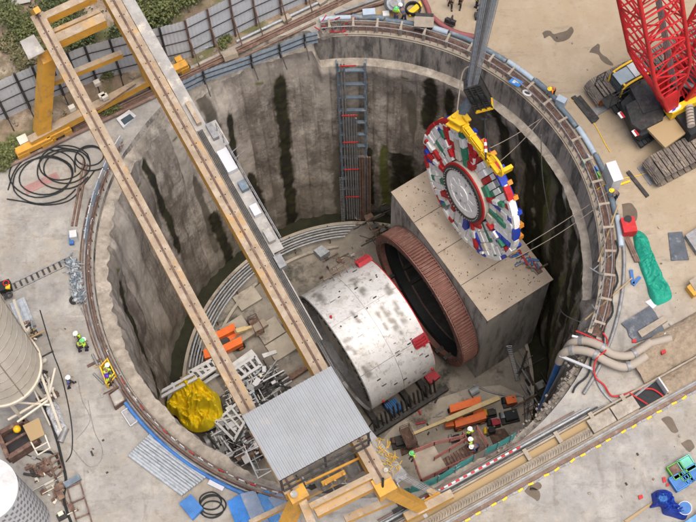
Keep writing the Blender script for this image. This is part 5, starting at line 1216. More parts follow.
for i, (x, y, s, mt, l) in enumerate(((369, 14, (.95, .55, .7), bluew, 'pale blue box with white lid near the top rim'), (386, 15, (.5, .45, .5), white, 'small white box near the workers at the top'), (478, 16, (.5, .5, .4), dark, 'dark box left of the hoist ropes'))):
    one('equipment_box', MB().box(at(x, y, s[2]/2), s, rz=.05), mt, l, 'box')
one('plank_strip', MB().beam(at(374, 13, .05), at(405, 17, .05), .5, .05), wood, 'ochre plank lying behind the boxes at the top', 'plank')
for i, (p, q) in enumerate((((340, 16), (420, -8)), ((335, 14), (410, -12)))): one('steel_beam', MB().beam(at(*p, .15), at(*q, .15), .2, .25), (rustd, steel_d)[i], ('rusty beam lying across the top edge left of the tank', 'grey beam lying behind the rusty beam at the top edge')[i], 'steel beam')
rr = random.Random(21); 
heap('rubble_pile', [at(x, y, .01) for x, y in ((318, 32), (330, 24), (344, 22), (348, 30), (334, 36), (322, 40))], .3, rockm, 'small heap of rubble and red scraps at the corner of the retaining wall', 'rubble', 9, 2, .4)
m = MB()
for i in range(16): p = at(rr.uniform(320, 350), rr.uniform(22, 36), .3); m.beam(p, p+V((rr.uniform(-1, 1), rr.uniform(-.6, .6), .2)), .07, .07)
one('bar_scrap', m, red2, 'loose reddish bars on the rubble beside the retaining wall corner', 'scrap', kind='stuff')
sgn = root('blue_sign', at(516, 84), 'blue sign board with white figure hanging on the rim railing', 'sign')
sp0 = at(516, 82, .9); F = Matrix.Rotation(-.65, 3, 'Z') @ Matrix.Rotation(-.5, 3, 'X'); MB().box(sp0, (.85, .9, .05), mat=F).build('board', bcr, sgn); MB().box(sp0+F @ V((0, .05, .04)), (.45, .2, .02), mat=F).box(sp0+F @ V((-.1, -.22, .04)), (.2, .25, .02), mat=F).build('figure', white, sgn)
one('life_ring', MB().tube([at(527, 93, .95)+F @ V((.3*math.cos(t*.42), .3*math.sin(t*.42), 0)) for t in range(15)], .08, 8, closed=True), white, 'white lifebuoy ring hanging on the rim railing by the blue sign', 'lifebuoy')
one('equipment_box', MB().box(at(561, 102, .45), (.7, .5, .9), rz=-.6), bluew, 'pale box with blue band behind the rim pipe near the orange worker', 'box')
for i, (x, y, mt) in enumerate(((583, 163, tcr), (588, 158, bluew), (598, 176, gcr), (596, 170, bcr))): one('rail_banner', MB().box(at(x, y, .6), (.4, .08, .7), rz=-1.1), mt, ('teal', 'pale blue', 'bright green', 'blue')[i]+' plastic banner on the right rim railing', 'banner')
one('yellow_cable', MB().tube(smooth_path([at(*p, .05) for p in ((596, 190), (612, 181), (640, 175), (660, 168), (690, 160))], 6), .03, 5), yel_lift, 'thin yellow cable across the ground below the crane', 'cable')
one('yellow_cable', MB().tube(smooth_path([at(*p, .05) for p in ((572, 100), (582, 106), (595, 125), (604, 142), (610, 152))], 6), .03, 5), yel_lift, 'thin yellow cable beside the narrow steel mats', 'cable')
one('yellow_bar', MB().beam(at(610, 188, .1), at(630, 181, .1), .14, .1), yel_lift, 'short yellow bar beside the white cabinet', 'steel bar')
# ------------------------------------------------------------------ left yard
def coil(c, r, n, seed, name, lab):
    rr = random.Random(seed); pts = []
    for i in range(n*14): t = i*2*math.pi/14; k = 1+.16*math.sin(t*.37+seed)+.05*rr.random(); pts.append(c+V((r*k*math.cos(t)+.25*math.sin(t*.11), r*.8*k*math.sin(t)+.3*math.cos(t*.13), .08+.002*i)))
    one(name, MB().tube(smooth_path(pts, 2), .05, 6), black, lab, 'cable')
coil(at(42, 178), 2.1, 3, 1, 'cable_coil', 'large loose coil of black cable on the upper left yard')
coil(at(62, 168), 1.7, 3, 2, 'cable_coil', 'second coil of black cable overlapping the first beside the gantry girder')
coil(at(88, 160), 1.1, 2, 3, 'cable_coil', 'small coil of black cable near the upper left rim')
for i, pts in enumerate(([(7, 199), (20, 201), (45, 205), (70, 200), (86, 182), (95, 170)], [(8, 190), (15, 170), (30, 155), (50, 147), (75, 150)])): one('loose_cable', MB().tube(smooth_path([at(*p, .06) for p in pts], 8), .05, 6), black, ('black cable trailing below the coils to the left', 'black cable arching above the coils by the crane rail')[i], 'cable')
flat('red_plate', [(23, 187), (56, 172), (60, 178), (27, 195)], .03, M('faded_pink', (.38, .22, .20), .85), 'faded red plate lying under the black cable coil', 'metal plate')
for i, (x, y) in enumerate(((126, 122), (131, 118))): pass
bx = root('window_unit', at(127, 120), 'white framed box with dark glass top lying by the upper left rim', 'box'); MB().prism([at(x, y, 0) for x, y in ((117, 121), (130, 112), (137, 118), (124, 130))], .35).build('frame', white, bx); MB().prism([at(x, y, .36) for x, y in ((120.5, 120), (130, 114), (134, 118), (124.5, 125))], .02).build('pane', glass, bx)
cbx = root('switch_box', at(74, 237), 'small white switch box with blue side standing at the left rim', 'switch box'); MB().box(at(74, 236, .4), (.5, .55, .8), rz=.1).build('box_body', white, cbx); MB().box(at(71.5, 240, .2), (.3, .7, .3), rz=.1).build('blue_side', bluep, cbx)
for i, (p, q) in enumerate((((84, 160), (72, 226)), ((87, 164), (76, 226)))): one('angle_bar', MB().beam(at(*p, .08), at(*q, .08), .14, .12), rustd, ('outer', 'inner')[i]+' of two long rusty bars lying along the left rim', 'steel bar')
for i, (p, q) in enumerate((((81, 308), (104, 352)), ((84, 306), (108, 350)), ((80, 300), (97, 330)))): one('scaffold_tube', MB().cyl(at(*p, .07), at(*q, .07), .05, 6), steel_d, ('first', 'second', 'third')[i]+' thin tube lying below the scrap pile along the left rim', 'tube')
# ladder-like cable tray on the ground
ld = root('cable_ladder', at(40, 277), 'flat galvanised cable ladder lying across the left yard', 'cable ladder')
p, q = at(7, 290, .06), at(74, 258, .06); dd = (q-p).normalized(); nn2 = V((-dd.y, dd.x, 0))
for o_ in (-.28, .28): MB().beam(p+nn2*o_, q+nn2*o_, .07, .07).build('side_rail', steel_d, ld)
L = (q-p).length
for i in range(12): MB().beam(p+dd*(L*(i+.5)/12)-nn2*.32, p+dd*(L*(i+.5)/12)+nn2*.32, .14, .05).build('rung', dark, ld)
# scrap pile of couplers and clamps
m = MB(); rr = random.Random(44)
for i in range(620):
    t = rr.random(); x = 72+9*t+rr.gauss(0, 2.6); y = 261+40*t+rr.gauss(0, 3); p = at(x, y, .05+abs(rr.gauss(0, .17)))
    m.m = rr.choice((0, 0, 1, 2)); s = rr.uniform(.12, .32); Fm = Matrix.Rotation(rr.uniform(0, 6), 3, 'Z') @ Matrix.Rotation(rr.uniform(-.9, .9), 3, 'X')
    if i % 3: m.box(p, (s, s*.5, s*.4), mat=Fm)
    else: m.cyl(p, p+Fm @ V((0, s*1.6, 0)), .045, 6)
one('scrap_pile', m, [steel, steel_d, bpipe], 'long heap of grey steel couplers and clamps by the left rim', 'scrap pile', kind='stuff')
one('tyre', MB().tube([at(74, 300, .12)+V((.24*math.cos(i*.45), .24*math.sin(i*.45), 0)) for i in range(14)], .1, 8, closed=True), black, 'small black tyre at the foot of the scrap pile', 'tyre')
# bundle of bright channels
for i in range(5):
    p, q = at(12+i*2.6, 303-i*1.2, .2+.12*(i % 2)), at(22+i*2.6, 330-i*1.7, .2+.12*(i % 2)); one('steel_channel', MB().beam(p, q, .30, .16), steel, ('first', 'second', 'third', 'fourth', 'fifth')[i]+' bright steel channel from the left in the bundle by the silo', 'steel channel')
heap('white_sack', [at(x, y, .01) for x, y in ((22, 325), (27, 322), (32, 326), (31, 333), (25, 335))], .4, cream, 'pale cream sack at the lower end of the bright steel channels', 'sack', 8)
for i, (x, y) in enumerate(((2, 285), (5, 291), (2, 292), (8, 284))):
    pass
ddr = root('valve_manifold', at(5, 288), 'dark valve assembly with red wheel at the left edge', 'valve assembly'); 
for i, (x, y) in enumerate(((3, 297), (9, 295))): MB().tube([at(x, y, .4)+V((.2*math.cos(k*.6), .2*math.sin(k*.6), 0)) for k in range(11)], .08, 6, closed=True).build('pipe_end', dark, ddr)
MB().box(at(4, 287, .4), (1.0, .7, .6), rz=.3).build('valve_body', black, ddr); MB().tube([at(6, 283, .8)+V((.2*math.cos(k*.6), .2*math.sin(k*.6), 0)) for k in range(11)], .05, 6, closed=True).build('hand_wheel', redc, ddr); MB().box(at(8, 287, .7), (.3, .3, .2)).build('yellow_cap', yel_lift, ddr)
# silo 1
s1 = root('cement_silo', at(2, 388, 0), 'tall ribbed cream silo on legs at the left edge', 'silo')
BZ = 4.5; sc0 = at(1, 368, BZ); SRr = 2.55
MB().cyl(sc0, sc0+V((0, 0, 11)), SRr, 48).build('silo_body', cream, s1)
m = MB()
for i in range(9): m.cyl(sc0+V((0, 0, i*1.25)), sc0+V((0, 0, i*1.25+.07)), SRr+.035, 48)
m.build('band', ledge_m, s1)
m = MB()
for i in range(5):
    a = i*1.26-.9; m.beam(sc0+V((SRr*math.cos(a)*1.005, SRr*math.sin(a)*1.005, 0)), sc0+V((SRr*math.cos(a)*1.005, SRr*math.sin(a)*1.005, 11)), .05, .05)
m.build('seam', beam_c, s1)
m = MB(); m.cyl(sc0+V((0, 0, -.15)), sc0+V((0, 0, .1)), SRr+.12, 48); m.build('base_ring', cream, s1)
MB().cyl(sc0+V((0, 0, -.15)), sc0+V((0, 0, -2.6)), SRr-.1, 32, .35).build('cone', cream, s1)
for a in (-.5, .9, 2.3, 3.8, -1.3):
    e = sc0+V(((SRr-.1)*math.cos(a), (SRr-.1)*math.sin(a), 0)); MB().beam(V((e.x, e.y, 0)), e, .18, .18).build('leg', cream, s1)
LG = [sc0+V(((SRr+.5)*math.cos(a), (SRr+.5)*math.sin(a), 0)) for a in (-1.35, -.55, .2)]
m = MB()
for a, b in zip(LG, LG[1:]):
    a0, b0 = V((a.x, a.y, .1)), V((b.x, b.y, .1)); m.beam(V((a.x, a.y, BZ*.5)), V((b.x, b.y, BZ*.5)), .12, .12)
m.beam(at(14, 300, 9), at(62, 432, .1), .16, .16); m.beam(at(0, 315, 9), at(50, 425, .1), .1, .1); m.beam(at(8, 420, 2.0), at(52, 395, 2.0), .14, .14); m.beam(at(8, 402, 2.2), at(50, 405, 2.0), .12, .12)
m.build('brace', cream, s1)
# silo 2
s2 = root('white_silo', at(-5, 520, 0), 'round silo with plain white top and chequered grey side in the bottom left corner', 'silo')
c2 = at(-15, 490, 9.0); R2 = 1.9
MB().cyl(V((c2.x, c2.y, 0)), c2, R2, 56).build('silo_wall', silo2m, s2)
MB().cyl(c2+V((0, 0, -.08)), c2+V((0, 0, .06)), R2+.06, 56).cyl(c2+V((0, 0, .06)), c2+V((0, 0, .45)), R2, 56, .4).build('roof', white, s2)
m = MB()
for zi in range(20):
    for k in range(40):
        if (k+zi) % 2: continue
        a = 2*math.pi*k/40; z = 8.6-zi*.42
        P = [V((c2.x+(R2+.012)*math.cos(x), c2.y+(R2+.012)*math.sin(x), zz)) for x, zz in ((a, z), (a+.11, z), (a+.11, z-.34), (a, z-.34))]; m.add(P, [(0, 3, 2, 1)])
tag(m.build('wall_check', steel_d, s2), kind='stuff')
# hopper pit
hp_ = root('open_pit_box', at(19, 441), 'brown framed open steel tank with a dividing bar between the silos', 'tank')
F4 = [(2, 438), (28, 424), (40, 444), (12, 462)]
P4 = [at(x, y, 0) for x, y in F4]; c4 = sum(P4, V((0, 0, 0)))/4
m = MB()
for i in range(4): m.beam(P4[i]+V((0, 0, .55)), P4[(i+1) % 4]+V((0, 0, .55)), .3, 1.1)
m.beam(P4[0].lerp(P4[3], .5)+V((0, 0, .9)), P4[1].lerp(P4[2], .5)+V((0, 0, .9)), .15, .15)
m.build('tank_wall', rustd, hp_); MB().prism([p.lerp(c4, .1)+V((0, 0, .15)) for p in P4], .05).build('tank_water', M('dark_slurry', (.055, .05, .055), .3, c2=(.03, .028, .03), sc=1.5), hp_)
pf = root('ochre_platform', at(36, 432), 'ochre sheet covered platform on a frame between the silos', 'platform'); MB().prism([at(x, y, 1.6) for x, y in ((23, 426), (39, 418), (45, 435), (31, 442))], .1).build('deck', wood, pf)
m = MB()
for a, b in (((31, 442), (38, 455)), ((45, 435), (50, 448)), ((38, 455), (50, 448)), ((35, 449), (48, 442))): m.beam(at(*a, 1.6), at(*b, 1.3), .08, .08)
for x, y in ((31, 442), (45, 435), (38, 455), (50, 448)): m.beam(at(x, y, 1.5), V((at(x, y, 1.5).x, at(x, y, 1.5).y, 0)), .08, .08)
m.build('frame', cream, pf)
one('yellow_valve', MB().ball(at(17, 429, .9), .28, 10, 8).cyl(at(17, 429, 0), at(17, 429, .9), .1, 8), yel_lift, 'small yellow valve at the corner of the open tank', 'valve')
for i, (pts, r_, l) in enumerate((([(40, 396), (50, 420), (57, 440), (62, 460), (66, 480), (64, 500), (72, 525)], .09, 'thick dark hose running down beside the silos'), ([(37, 452), (50, 452), (57, 457), (60, 468)], .09, 'dark hose bending from the open tank'), ([(40, 310), (52, 350), (62, 378), (71, 420), (72, 450), (66, 462)], .04, 'thin black cable running down the left yard past the silo'), ([(76, 440), (90, 420), (82, 400), (78, 380)], .02, 'thin grey cord lying on the lower left yard'), ([(70, 445), (88, 466), (100, 462), (102, 448), (94, 430), (88, 400)], .02, 'thin looping cord on the middle of the left yard'))): one('ground_hose', MB().tube(smooth_path([at(*p, .1 if r_ > .05 else .03) for p in pts], 8), r_, 7), black if i < 3 else steel_d, l, 'hose')
heap('slurry_patch', [at(x, y, .005) for x, y in ((50, 400), (58, 405), (64, 420), (66, 428), (58, 436), (52, 424), (46, 410))], .25, silo2m, 'whitish heap of spilled cement beside the silo legs', 'cement heap', 3, 2, .3)
one('pipe_heap', MB().cyl(at(60, 442, .15), at(66, 428, .15), .22, 10), steel_d, 'short grey corrugated pipe beside the cement heap', 'pipe')
rr = random.Random(31)
CLT = [(42, 385, 'dark pump'), (44, 398, 'motor')]
def clutter(name, pts_area, n, mats, lab, seed, z=0, smin=.15, smax=.7, h=.35, long=.4, kind='stuff'):
    r_ = random.Random(seed); m = MB(); A, B, Cc = [V((*p, 0)) for p in pts_area[:3]]
    for i in range(n):
        a, b = r_.random(), r_.random(); P = A+(B-A)*a+(Cc-A)*b; p = at(P.x, P.y, z+r_.random()*h); m.m = r_.randrange(len(mats)); s = r_.uniform(smin, smax); F_ = Matrix.Rotation(r_.choice((.462, .462+1.57, r_.uniform(0, 3))), 3, 'Z') @ Matrix.Rotation(r_.gauss(0, .2), 3, 'X')
        if r_.random() < long: m.cyl(p-F_ @ V((s*1.6, 0, 0)), p+F_ @ V((s*1.6, 0, 0)), r_.uniform(.03, .1), 7)
        else: m.box(p, (s, s*r_.uniform(.3, .8), s*r_.uniform(.2, .6)), mat=F_)
    return one(name, m, mats, lab, 'clutter', kind=kind)
clutter('silo_clutter', [(38, 372), (46, 400), (47, 370)], 26, [dark, black, steel_d, rustd, cream], 'small pumps, valves and pipes crowded beside the ribbed silo', 51, h=.7)
clutter('silo_clutter', [(22, 322), (38, 372), (32, 318)], 34, [dark, cream, steel_d, rustd, wood, yel_lift], 'valves, blocks and cans along the edge of the ribbed silo', 52, h=.5, smax=.5)
clutter('silo_clutter', [(22, 462), (60, 520), (40, 452)], 46, [dark, rustd, steel_d, rustd, rustd, cream], 'rusty bars and scraps between the open tank and the white silo', 53, h=.5)
clutter('edge_clutter', [(100, 400), (92, 360), (112, 396)], 12, [steel_d, rustd, wood], 'small scraps outside the left rim railing', 54, h=.2, smax=.35)
for i, (x0, y0, x1, y1, x2, y2, x3, y3) in enumerate(((49, 458, 58, 453, 63, 470, 55, 478), (67, 488, 80, 482, 94, 530, 80, 535))):
    m = MB(); P = [at(x0, y0, .3), at(x1, y1, .3), at(x2, y2, .3), at(x3, y3, .3)]
    for a in range(4): m.beam(P[a], P[(a+1) % 4], .09, .09)
    for f in (.33, .66): m.beam(P[0].lerp(P[3], f), P[1].lerp(P[2], f), .09, .09)
    one('ladder_grid', m, rustd, ('small rusty ladder frame lying beside the bending hose', 'long rusty ladder frame lying at the bottom left')[i], 'steel frame')
one('blue_channel', MB().beam(at(65, 486, .3), at(80, 477, .3), .4, .3), bpipe, 'dark blue channel across the top of the long rusty frame', 'steel channel')
one('ground_stain_scrap', MB().beam(at(91, 451, .05), at(93, 456, .05), .12, .04), dark, 'small dark scrap in the middle of the left yard', 'scrap')
# pipe stack
for k in range(11):
    f = k/10; p = at(133+19*f*1.1-4, 455-21*f, .16+(.17 if 2 < k < 8 and k % 2 else 0)); q = at(186+25*f-3, 498-19*f-3, .16+(.17 if 2 < k < 8 and k % 2 else 0))
    one('steel_pipe', MB().cyl(p, q, .115, 12), steel, ORD[10-k]+' galvanised pipe from the rim in the stack on the lower left yard', 'pipe', 'galvanised pipes stacked on the lower left yard')
for f in (.18, .82): one('timber_bearer', MB().beam(at(133+53*f, 458+40*f, .03), at(155+55*f, 432+40*f, .03), .15, .06), wood, ('upper', 'lower')[f > .5]+' timber under the stack of galvanised pipes', 'timber')
# blue crate, sheets, boxes
bcn = root('blue_container', at(192, 508), 'small bright blue ribbed container at the bottom edge', 'container'); pts = [at(x, y, 0) for x, y in ((180, 505), (192, 496), (204, 510), (193, 521))]
MB().prism(pts, .5).build('container_body', bcr, bcn); m = MB()
for i in range(9): f = (i+.5)/9; m.beam(pts[0].lerp(pts[1], f)+V((0, 0, .52)), pts[3].lerp(pts[2], f)+V((0, 0, .52)), .06, .05)
m.build('lid_rib', bluep, bcn)
def sheet(pts, lab, mt, z):
    P = [at(x, y, z) for x, y in pts]; m = MB(); m.grid(57, 2, lambda u, v: P[0].lerp(P[1], u).lerp(P[3].lerp(P[2], u), v)+V((0, 0, .04*(round(u*56) % 4 in (0, 1)))), smooth=False)
    m.grid(2, 2, lambda u, v: P[0].lerp(P[1], u).lerp(P[3].lerp(P[2], u), v)-V((0, 0, .03)), smooth=False); one('corrugated_sheet', m, mt, lab, 'metal sheet')
sheet([(227, 502), (240, 494), (256, 530), (240, 536)], 'bright blue corrugated sheet, leftmost of the overlapping sheets', bcr, .3)
sheet([(240, 494), (255, 490), (272, 528), (256, 532)], 'grey corrugated sheet next to the bright blue one', bsheet2, .42)
sheet([(253, 496), (268, 489), (287, 522), (272, 530)], 'blue corrugated sheet in the middle of the overlapping sheets', bsheet, .34)
sheet([(268, 498), (281, 492), (294, 512), (283, 520)], 'grey blue corrugated sheet right of the middle one', bsheet2, .5)
sheet([(283, 502), (291, 497), (298, 507), (291, 513)], 'small bright blue corrugated sheet beside the gantry corner', bcr, .4)
one('white_board', MB().box(at(217, 484, .15), (1.1, .55, .2), rz=-.5), silo2m, 'small pale board with cables beside the pipe stack', 'board')
coil(at(209, 506), .75, 4, 9, 'cable_coil', 'tight tangle of black cable beside the blue container')
tb_ = root('tool_bin', at(118, 401), 'open brown bin with yellow bars standing outside the left rim', 'bin'); P = [at(x, y, 0) for x, y in ((110, 396), (120, 389), (127, 402), (116, 410))]; c = sum(P, V((0, 0, 0)))/4; m = MB()
for i in range(4): m.beam(P[i]+V((0, 0, .3)), P[(i+1) % 4]+V((0, 0, .3)), .07, .6)
m.build('bin_wall', rustd, tb_); MB().prism([p.lerp(c, .1)+V((0, 0, .25)) for p in P], .1).build('contents', ydust, tb_)
tr = root('metal_tray', at(130, 417), 'pale shallow metal tray lying below the brown bin', 'tray'); P = [at(x, y, .01) for x, y in ((122, 413), (130, 408), (138, 422), (131, 427))]; MB().prism(P, .12).build('tray_base', steel_d, tr); m = MB()
for i in range(4): m.beam(P[i]+V((0, 0, .17)), P[(i+1) % 4]+V((0, 0, .17)), .05, .2)
m.build('tray_rim', silo2m, tr)
ya = root('access_basket', at(110, 378), 'yellow railed access gate where workers stand at the left rim', 'access gate'); m = MB(); P = [at(x, y, 0) for x, y in ((103, 372), (110, 364), (117, 378), (109, 388))]
for i in range(4):
    for h in (.5, 1.05): m.beam(P[i]+V((0, 0, h)), P[(i+1) % 4]+V((0, 0, h)), .07, .07)
    m.beam(P[i], P[i]+V((0, 0, 1.1)), .09, .09)
m.beam(P[0]+V((0, 0, .8)), P[1]+V((0, 0, .8)), .05, .6); m.build('railing', yel_lift, ya); MB().prism([p+V((0, 0, .02)) for p in P], .06).build('floor', dark, ya)
# ------------------------------------------------------------------ things on the shaft floor
yt = [(166, 404), (173, 396), (180, 390), (186, 380), (194, 377), (204, 383), (213, 391), (219, 396), (222, 408), (224, 419), (216, 425), (206, 431), (194, 432), (183, 426), (176, 416), (168, 414)]
ZY = -27.3
heap('yellow_tarpaulin', [at(x, y, ZY) for x, y in yt], 1.5, ywp, 'big crumpled yellow tarpaulin covering machinery on the left shaft floor', 'tarpaulin', 2, .75, .24, fold=(.5, .85, 1.6))
def frame_box(name, corners, z0, h, mt, lab, cat, bars=3, th=.22, diag=False):
    P = [at(x, y, z0) for x, y in corners]; m = MB(); 
    for z in (0, h):
        for i in range(4): m.beam(P[i]+V((0, 0, z)), P[(i+1) % 4]+V((0, 0, z)), th, th)
    for p in P: m.beam(p, p+V((0, 0, h)), th, th)
    for k in range(1, bars): m.beam(P[0].lerp(P[1], k/bars)+V((0, 0, h)), P[3].lerp(P[2], k/bars)+V((0, 0, h)), th*.8, th*.8)
    if diag: m.beam(P[0]+V((0, 0, h)), P[2]+V((0, 0, h)), th*.6, th*.6)
    return one(name, m, mt, lab, cat)
ZB = -28.6
frame_box('machinery', ((192, 378), (214, 366), (219, 373), (200, 386)), ZB, 1.6, white, 'white open machine frame just behind the yellow tarpaulin', 'machine frame', 4, .3, True)
frame_box('machinery', ((218, 428), (244, 405), (252, 418), (236, 446)), ZB, 1.8, white, 'white open machine frame right of the yellow tarpaulin', 'machine frame', 5, .22, True)
frame_box('machinery', ((228, 378), (256, 360), (262, 369), (238, 385)), ZB, 1.0, silo2m, 'pale channel frame lying right of the nearer girder', 'machine frame', 5, .25)
one('white_plate', MB().prism([at(x, y, -28.4) for x, y in ((231, 366), (252, 351), (258, 358), (240, 372))], .5), white, 'long white casing right of the nearer gantry girder', 'casing')
one('white_plate', MB().prism([at(x, y, -28.0) for x, y in ((262, 355), (276, 351), (277, 354), (264, 359))], .3), white, 'short white arm beside the long white casing', 'arm')
one('white_tank', MB().cyl(at(160, 402, -28.2), at(180, 393, -28.2), .75, 20), white, 'white cylinder poking out left of the yellow tarpaulin', 'tank')
one('grey_tank', MB().cyl(at(206, 443, -28.4), at(229, 431, -28.4), .65, 20), steel_d, 'grey motor cylinder lying below the yellow tarpaulin', 'cylinder')
one('grey_tank', MB().cyl(at(236, 385, -28.8), at(262, 368, -28.8), .45, 16), steel_d, 'grey cylinder under the nearer girder', 'cylinder')
one('orange_board', MB().prism([at(x, y, -27.6) for x, y in ((180, 378), (192, 373), (195, 379), (184, 384))], .2), wood, 'ochre board behind the yellow tarpaulin', 'board')
one('wall_bracket', MB().beam(at(152, 397, -24), at(194, 374, -24), .25, .3).beam(at(154, 401, -24), at(197, 378, -24), .25, .3).box(at(174, 387, -24.0), (.2, .8, .2), rz=.46), silo2m, 'pair of pale rails reaching from the left wall towards the tarpaulin', 'rail')
clutter('machine_parts', [(212, 440), (232, 384), (246, 424)], 150, [white, steel_d, white, steel, dark, silo2m, cream], 'dense jumble of white and grey machine parts right of the tarpaulin', 61, ZB, .2, .9, 1.7, .5)
clutter('machine_parts', [(224, 392), (270, 364), (240, 414)], 110, [dark, steel_d, dark, silo2m, black], 'dark pipes and machine parts between the gantry girder and roof', 62, ZB, .2, .8, 1.2, .6)
clutter('machine_parts', [(210, 448), (246, 468), (240, 430)], 90, [white, steel_d, dark, steel, rustd], 'machine parts under the scaffold at the lower left rim', 63, ZB, .2, .9, 1.7, .5)
clutter('machine_parts', [(196, 366), (210, 376), (214, 358)], 30, [dark, steel_d, rustd], 'dark drums and bars behind the white machine frame', 64, ZF, .2, .9, .8, .4)
clutter('floor_kit', [(302, 498), (352, 520), (308, 488)], 70, [steel_d, dark, silo2m, rustd], 'scaffold boards and pipes deep below the gantry end beam', 65, -12, .3, 1.1, 2.0, .6)
clutter('floor_kit', [(372, 492), (400, 520), (398, 488)], 40, [steel_d, dark, rustd, silo2m], 'steel scraps below the near gantry corner', 66, -.5, .2, .8, .5, .5)
for i in range(6):
    p, q = at(252+i*1.6, 392+i*2.0, -28.3), at(284+i*1.6, 371+i*2.0, -28.3)
    one('conveyor_rail', MB().beam(p, q, .14, .2), (dark, steel_d)[i % 2], ORD[i]+' rail from the top in the bundle beside the roof', 'rail', 'rails on the left shaft floor')
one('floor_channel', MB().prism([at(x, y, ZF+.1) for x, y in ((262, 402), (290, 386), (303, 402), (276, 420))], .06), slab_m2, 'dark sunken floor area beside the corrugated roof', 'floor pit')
one('long_beam', MB().beam(at(222, 352, -29.6), at(266, 322, -29.6), .75, .5), beam_c, 'long pale concrete beam beside the orange lift on the left floor', 'concrete beam')
one('floor_beam', MB().beam(at(275, 388, -29.6), at(330, 352, -29.6), .5, .5), rustd, 'rusty beam lying by the far girder under the roof corner', 'steel beam')
lift_b = M('lift_boom_beige', (.60, .47, .25), .6, c2=(.48, .37, .19), sc=2)
# orange boom lifts
def boom_lift(name, base, az, L, lab, boomv, rear=None):
    t = root(name, base, lab, 'boom lift'); F_ = Matrix.Rotation(az, 3, 'Z'); b = V(base)
    def q(x, y, z): return b+F_ @ V((x, y, z))
    for sx in (-1, 1):
        for sy in (-1, 1):
            m = MB(); m.cyl(q(sx*1.1, sy*1.05, .45), q(sx*1.1, sy*.75, .45), .45, 16); w_ = m.build('wheel', black, t); MB().cyl(q(sx*1.1, sy*1.06, .45), q(sx*1.1, sy*1.08, .45), .24, 12).build('rim', orange, w_)
    MB().box(q(0, 0, .65), (2.9, 1.3, .5), mat=F_).build('chassis', orange, t)
    MB().cyl(q(0, 0, .9), q(0, 0, 1.1), .5, 16).build('turntable', dark, t)
    for sy in (-.72, .72): MB().prism([q(-1.5, sy-.33, .85), q(1.35, sy-.33, .85), q(1.5, sy+.33, .85), q(-1.4, sy+.33, .85)], .8).build('engine_cover', orange, t)
    MB().prism([q(-1.5, -.2, 1.05), q(-1.0, -.2, 1.05), q(-1.0, .2, 1.05), q(-1.5, .2, 1.05)], .6).build('counterweight', dark, t)
    MB().prism([q(-2.3, -.6, .5), q(-1.5, -.75, .5), q(-1.5, .2, .5), q(-2.1, .2, .5)], .7).build('nose_cover', orange, t)
    e = V(boomv); s_ = V(rear) if rear is not None else q(1.2, 0, 2.2); mid = s_.lerp(e, .62)
    o = MB().beam(s_, mid, .42, .4).build('boom', lift_b, t); MB().beam(mid, e, .26, .3).build('fly_boom', lift_b, o)
    MB().beam(s_+V((0, 0, -.35)), mid+V((0, 0, -.4)), .16, .16).build('lift_cylinder', steel, t)
    k = MB(); d = (e-s_).normalized(); 
    for a, bb in ((0, -.9), (0, .9), (.9, -.9), (.9, .9)): 
        c = e+F_ @ V((0, 0, 0))+V((d.x*a-d.y*bb, d.y*a+d.x*bb, -.5)); k.beam(c, c+V((0, 0, 1.1)), .05, .05)
    for z in (-.5, .05, .6):
        C = [e+V((d.x*a-d.y*bb, d.y*a+d.x*bb, z)) for a, bb in ((0, -.9), (.9, -.9), (.9, .9), (0, .9))]
        for i in range(4): k.beam(C[i], C[(i+1) % 4], .05, .05)
    k.prism([e+V((d.x*a-d.y*bb, d.y*a+d.x*bb, -.55)) for a, bb in ((0, -.9), (.9, -.9), (.9, .9), (0, .9))], .05); k.build('basket', rustd, t)
v1 = at(483, 408, ZF)-at(450, 418, ZF)
boom_lift('boom_lift', at(467, 417, ZF+.05), math.atan2(v1.y, v1.x), 9, 'orange boom lift with long beige boom on the right shaft floor', at(413, 434, ZF+2.4), at(499, 398, ZF+2.7))
v2 = at(246, 333, ZF)-at(208, 352, ZF)
boom_lift('boom_lift', at(226, 346, ZF+.05), math.atan2(v2.y, v2.x), 8, 'orange boom lift partly hidden under the left gantry girder', at(252, 327, ZF+1.5))
# small machines right floor
def engine(x, y, lab, mt1, mt2, s=1.0):
    b = at(x, y, ZF+.05); t = root('floor_machine', b, lab, 'machine'); MB().box(b+V((0, 0, .3)), (1.3*s, .9*s, .3), rz=.2).build('skid', dark, t); MB().box(b+V((.1, 0, .75)), (.9*s, .7*s, .6), rz=.2).build('casing', mt1, t); MB().cyl(b+V((-.45, -.2, .5)), b+V((-.45, .35, .5)), .28*s, 12).build('drum', mt2, t); MB().cyl(b+V((.3, .2, 1.0)), b+V((.3, .2, 1.3)), .07, 8).build('exhaust', steel_d, t)
engine(509, 403, 'orange pump unit beside the kerb at the right floor', orange, black); engine(509, 418, 'black and white compressor below the orange pump', black, steel, 1.25); engine(490, 415, 'small machine with yellow drum between the two orange lifts', dark, yel_lift, .8); engine(494, 425, 'red reel machine near the stair platform', red2, black, .8); engine(490, 433, 'small yellow and black machine near the stair platform', black, yel_lift, .6); engine(455, 440, 'dark hose reel left of the people on the stair', black, steel_d, .6); engine(400, 443, 'dark drum by the green helmeted worker', dark, rustd, 1.2)
one('steel_drum', MB().cyl(at(470, 393, ZF+.5), at(478, 389, ZF+.5), .35, 12), steel, 'pale steel drum lying in front of the portal block', 'drum')
flat('dark_plate', [(488, 432), (504, 429), (512, 440), (494, 447)], .25, rustd, 'dark rusty plate on the floor behind the short mesh barrier', 'metal plate', ZF+.07)
flat('dark_plate', [(398, 440), (412, 436), (420, 448), (402, 456)], .3, rustd, 'rusty plate on the floor left of the stair platform', 'metal plate', ZF+.07)
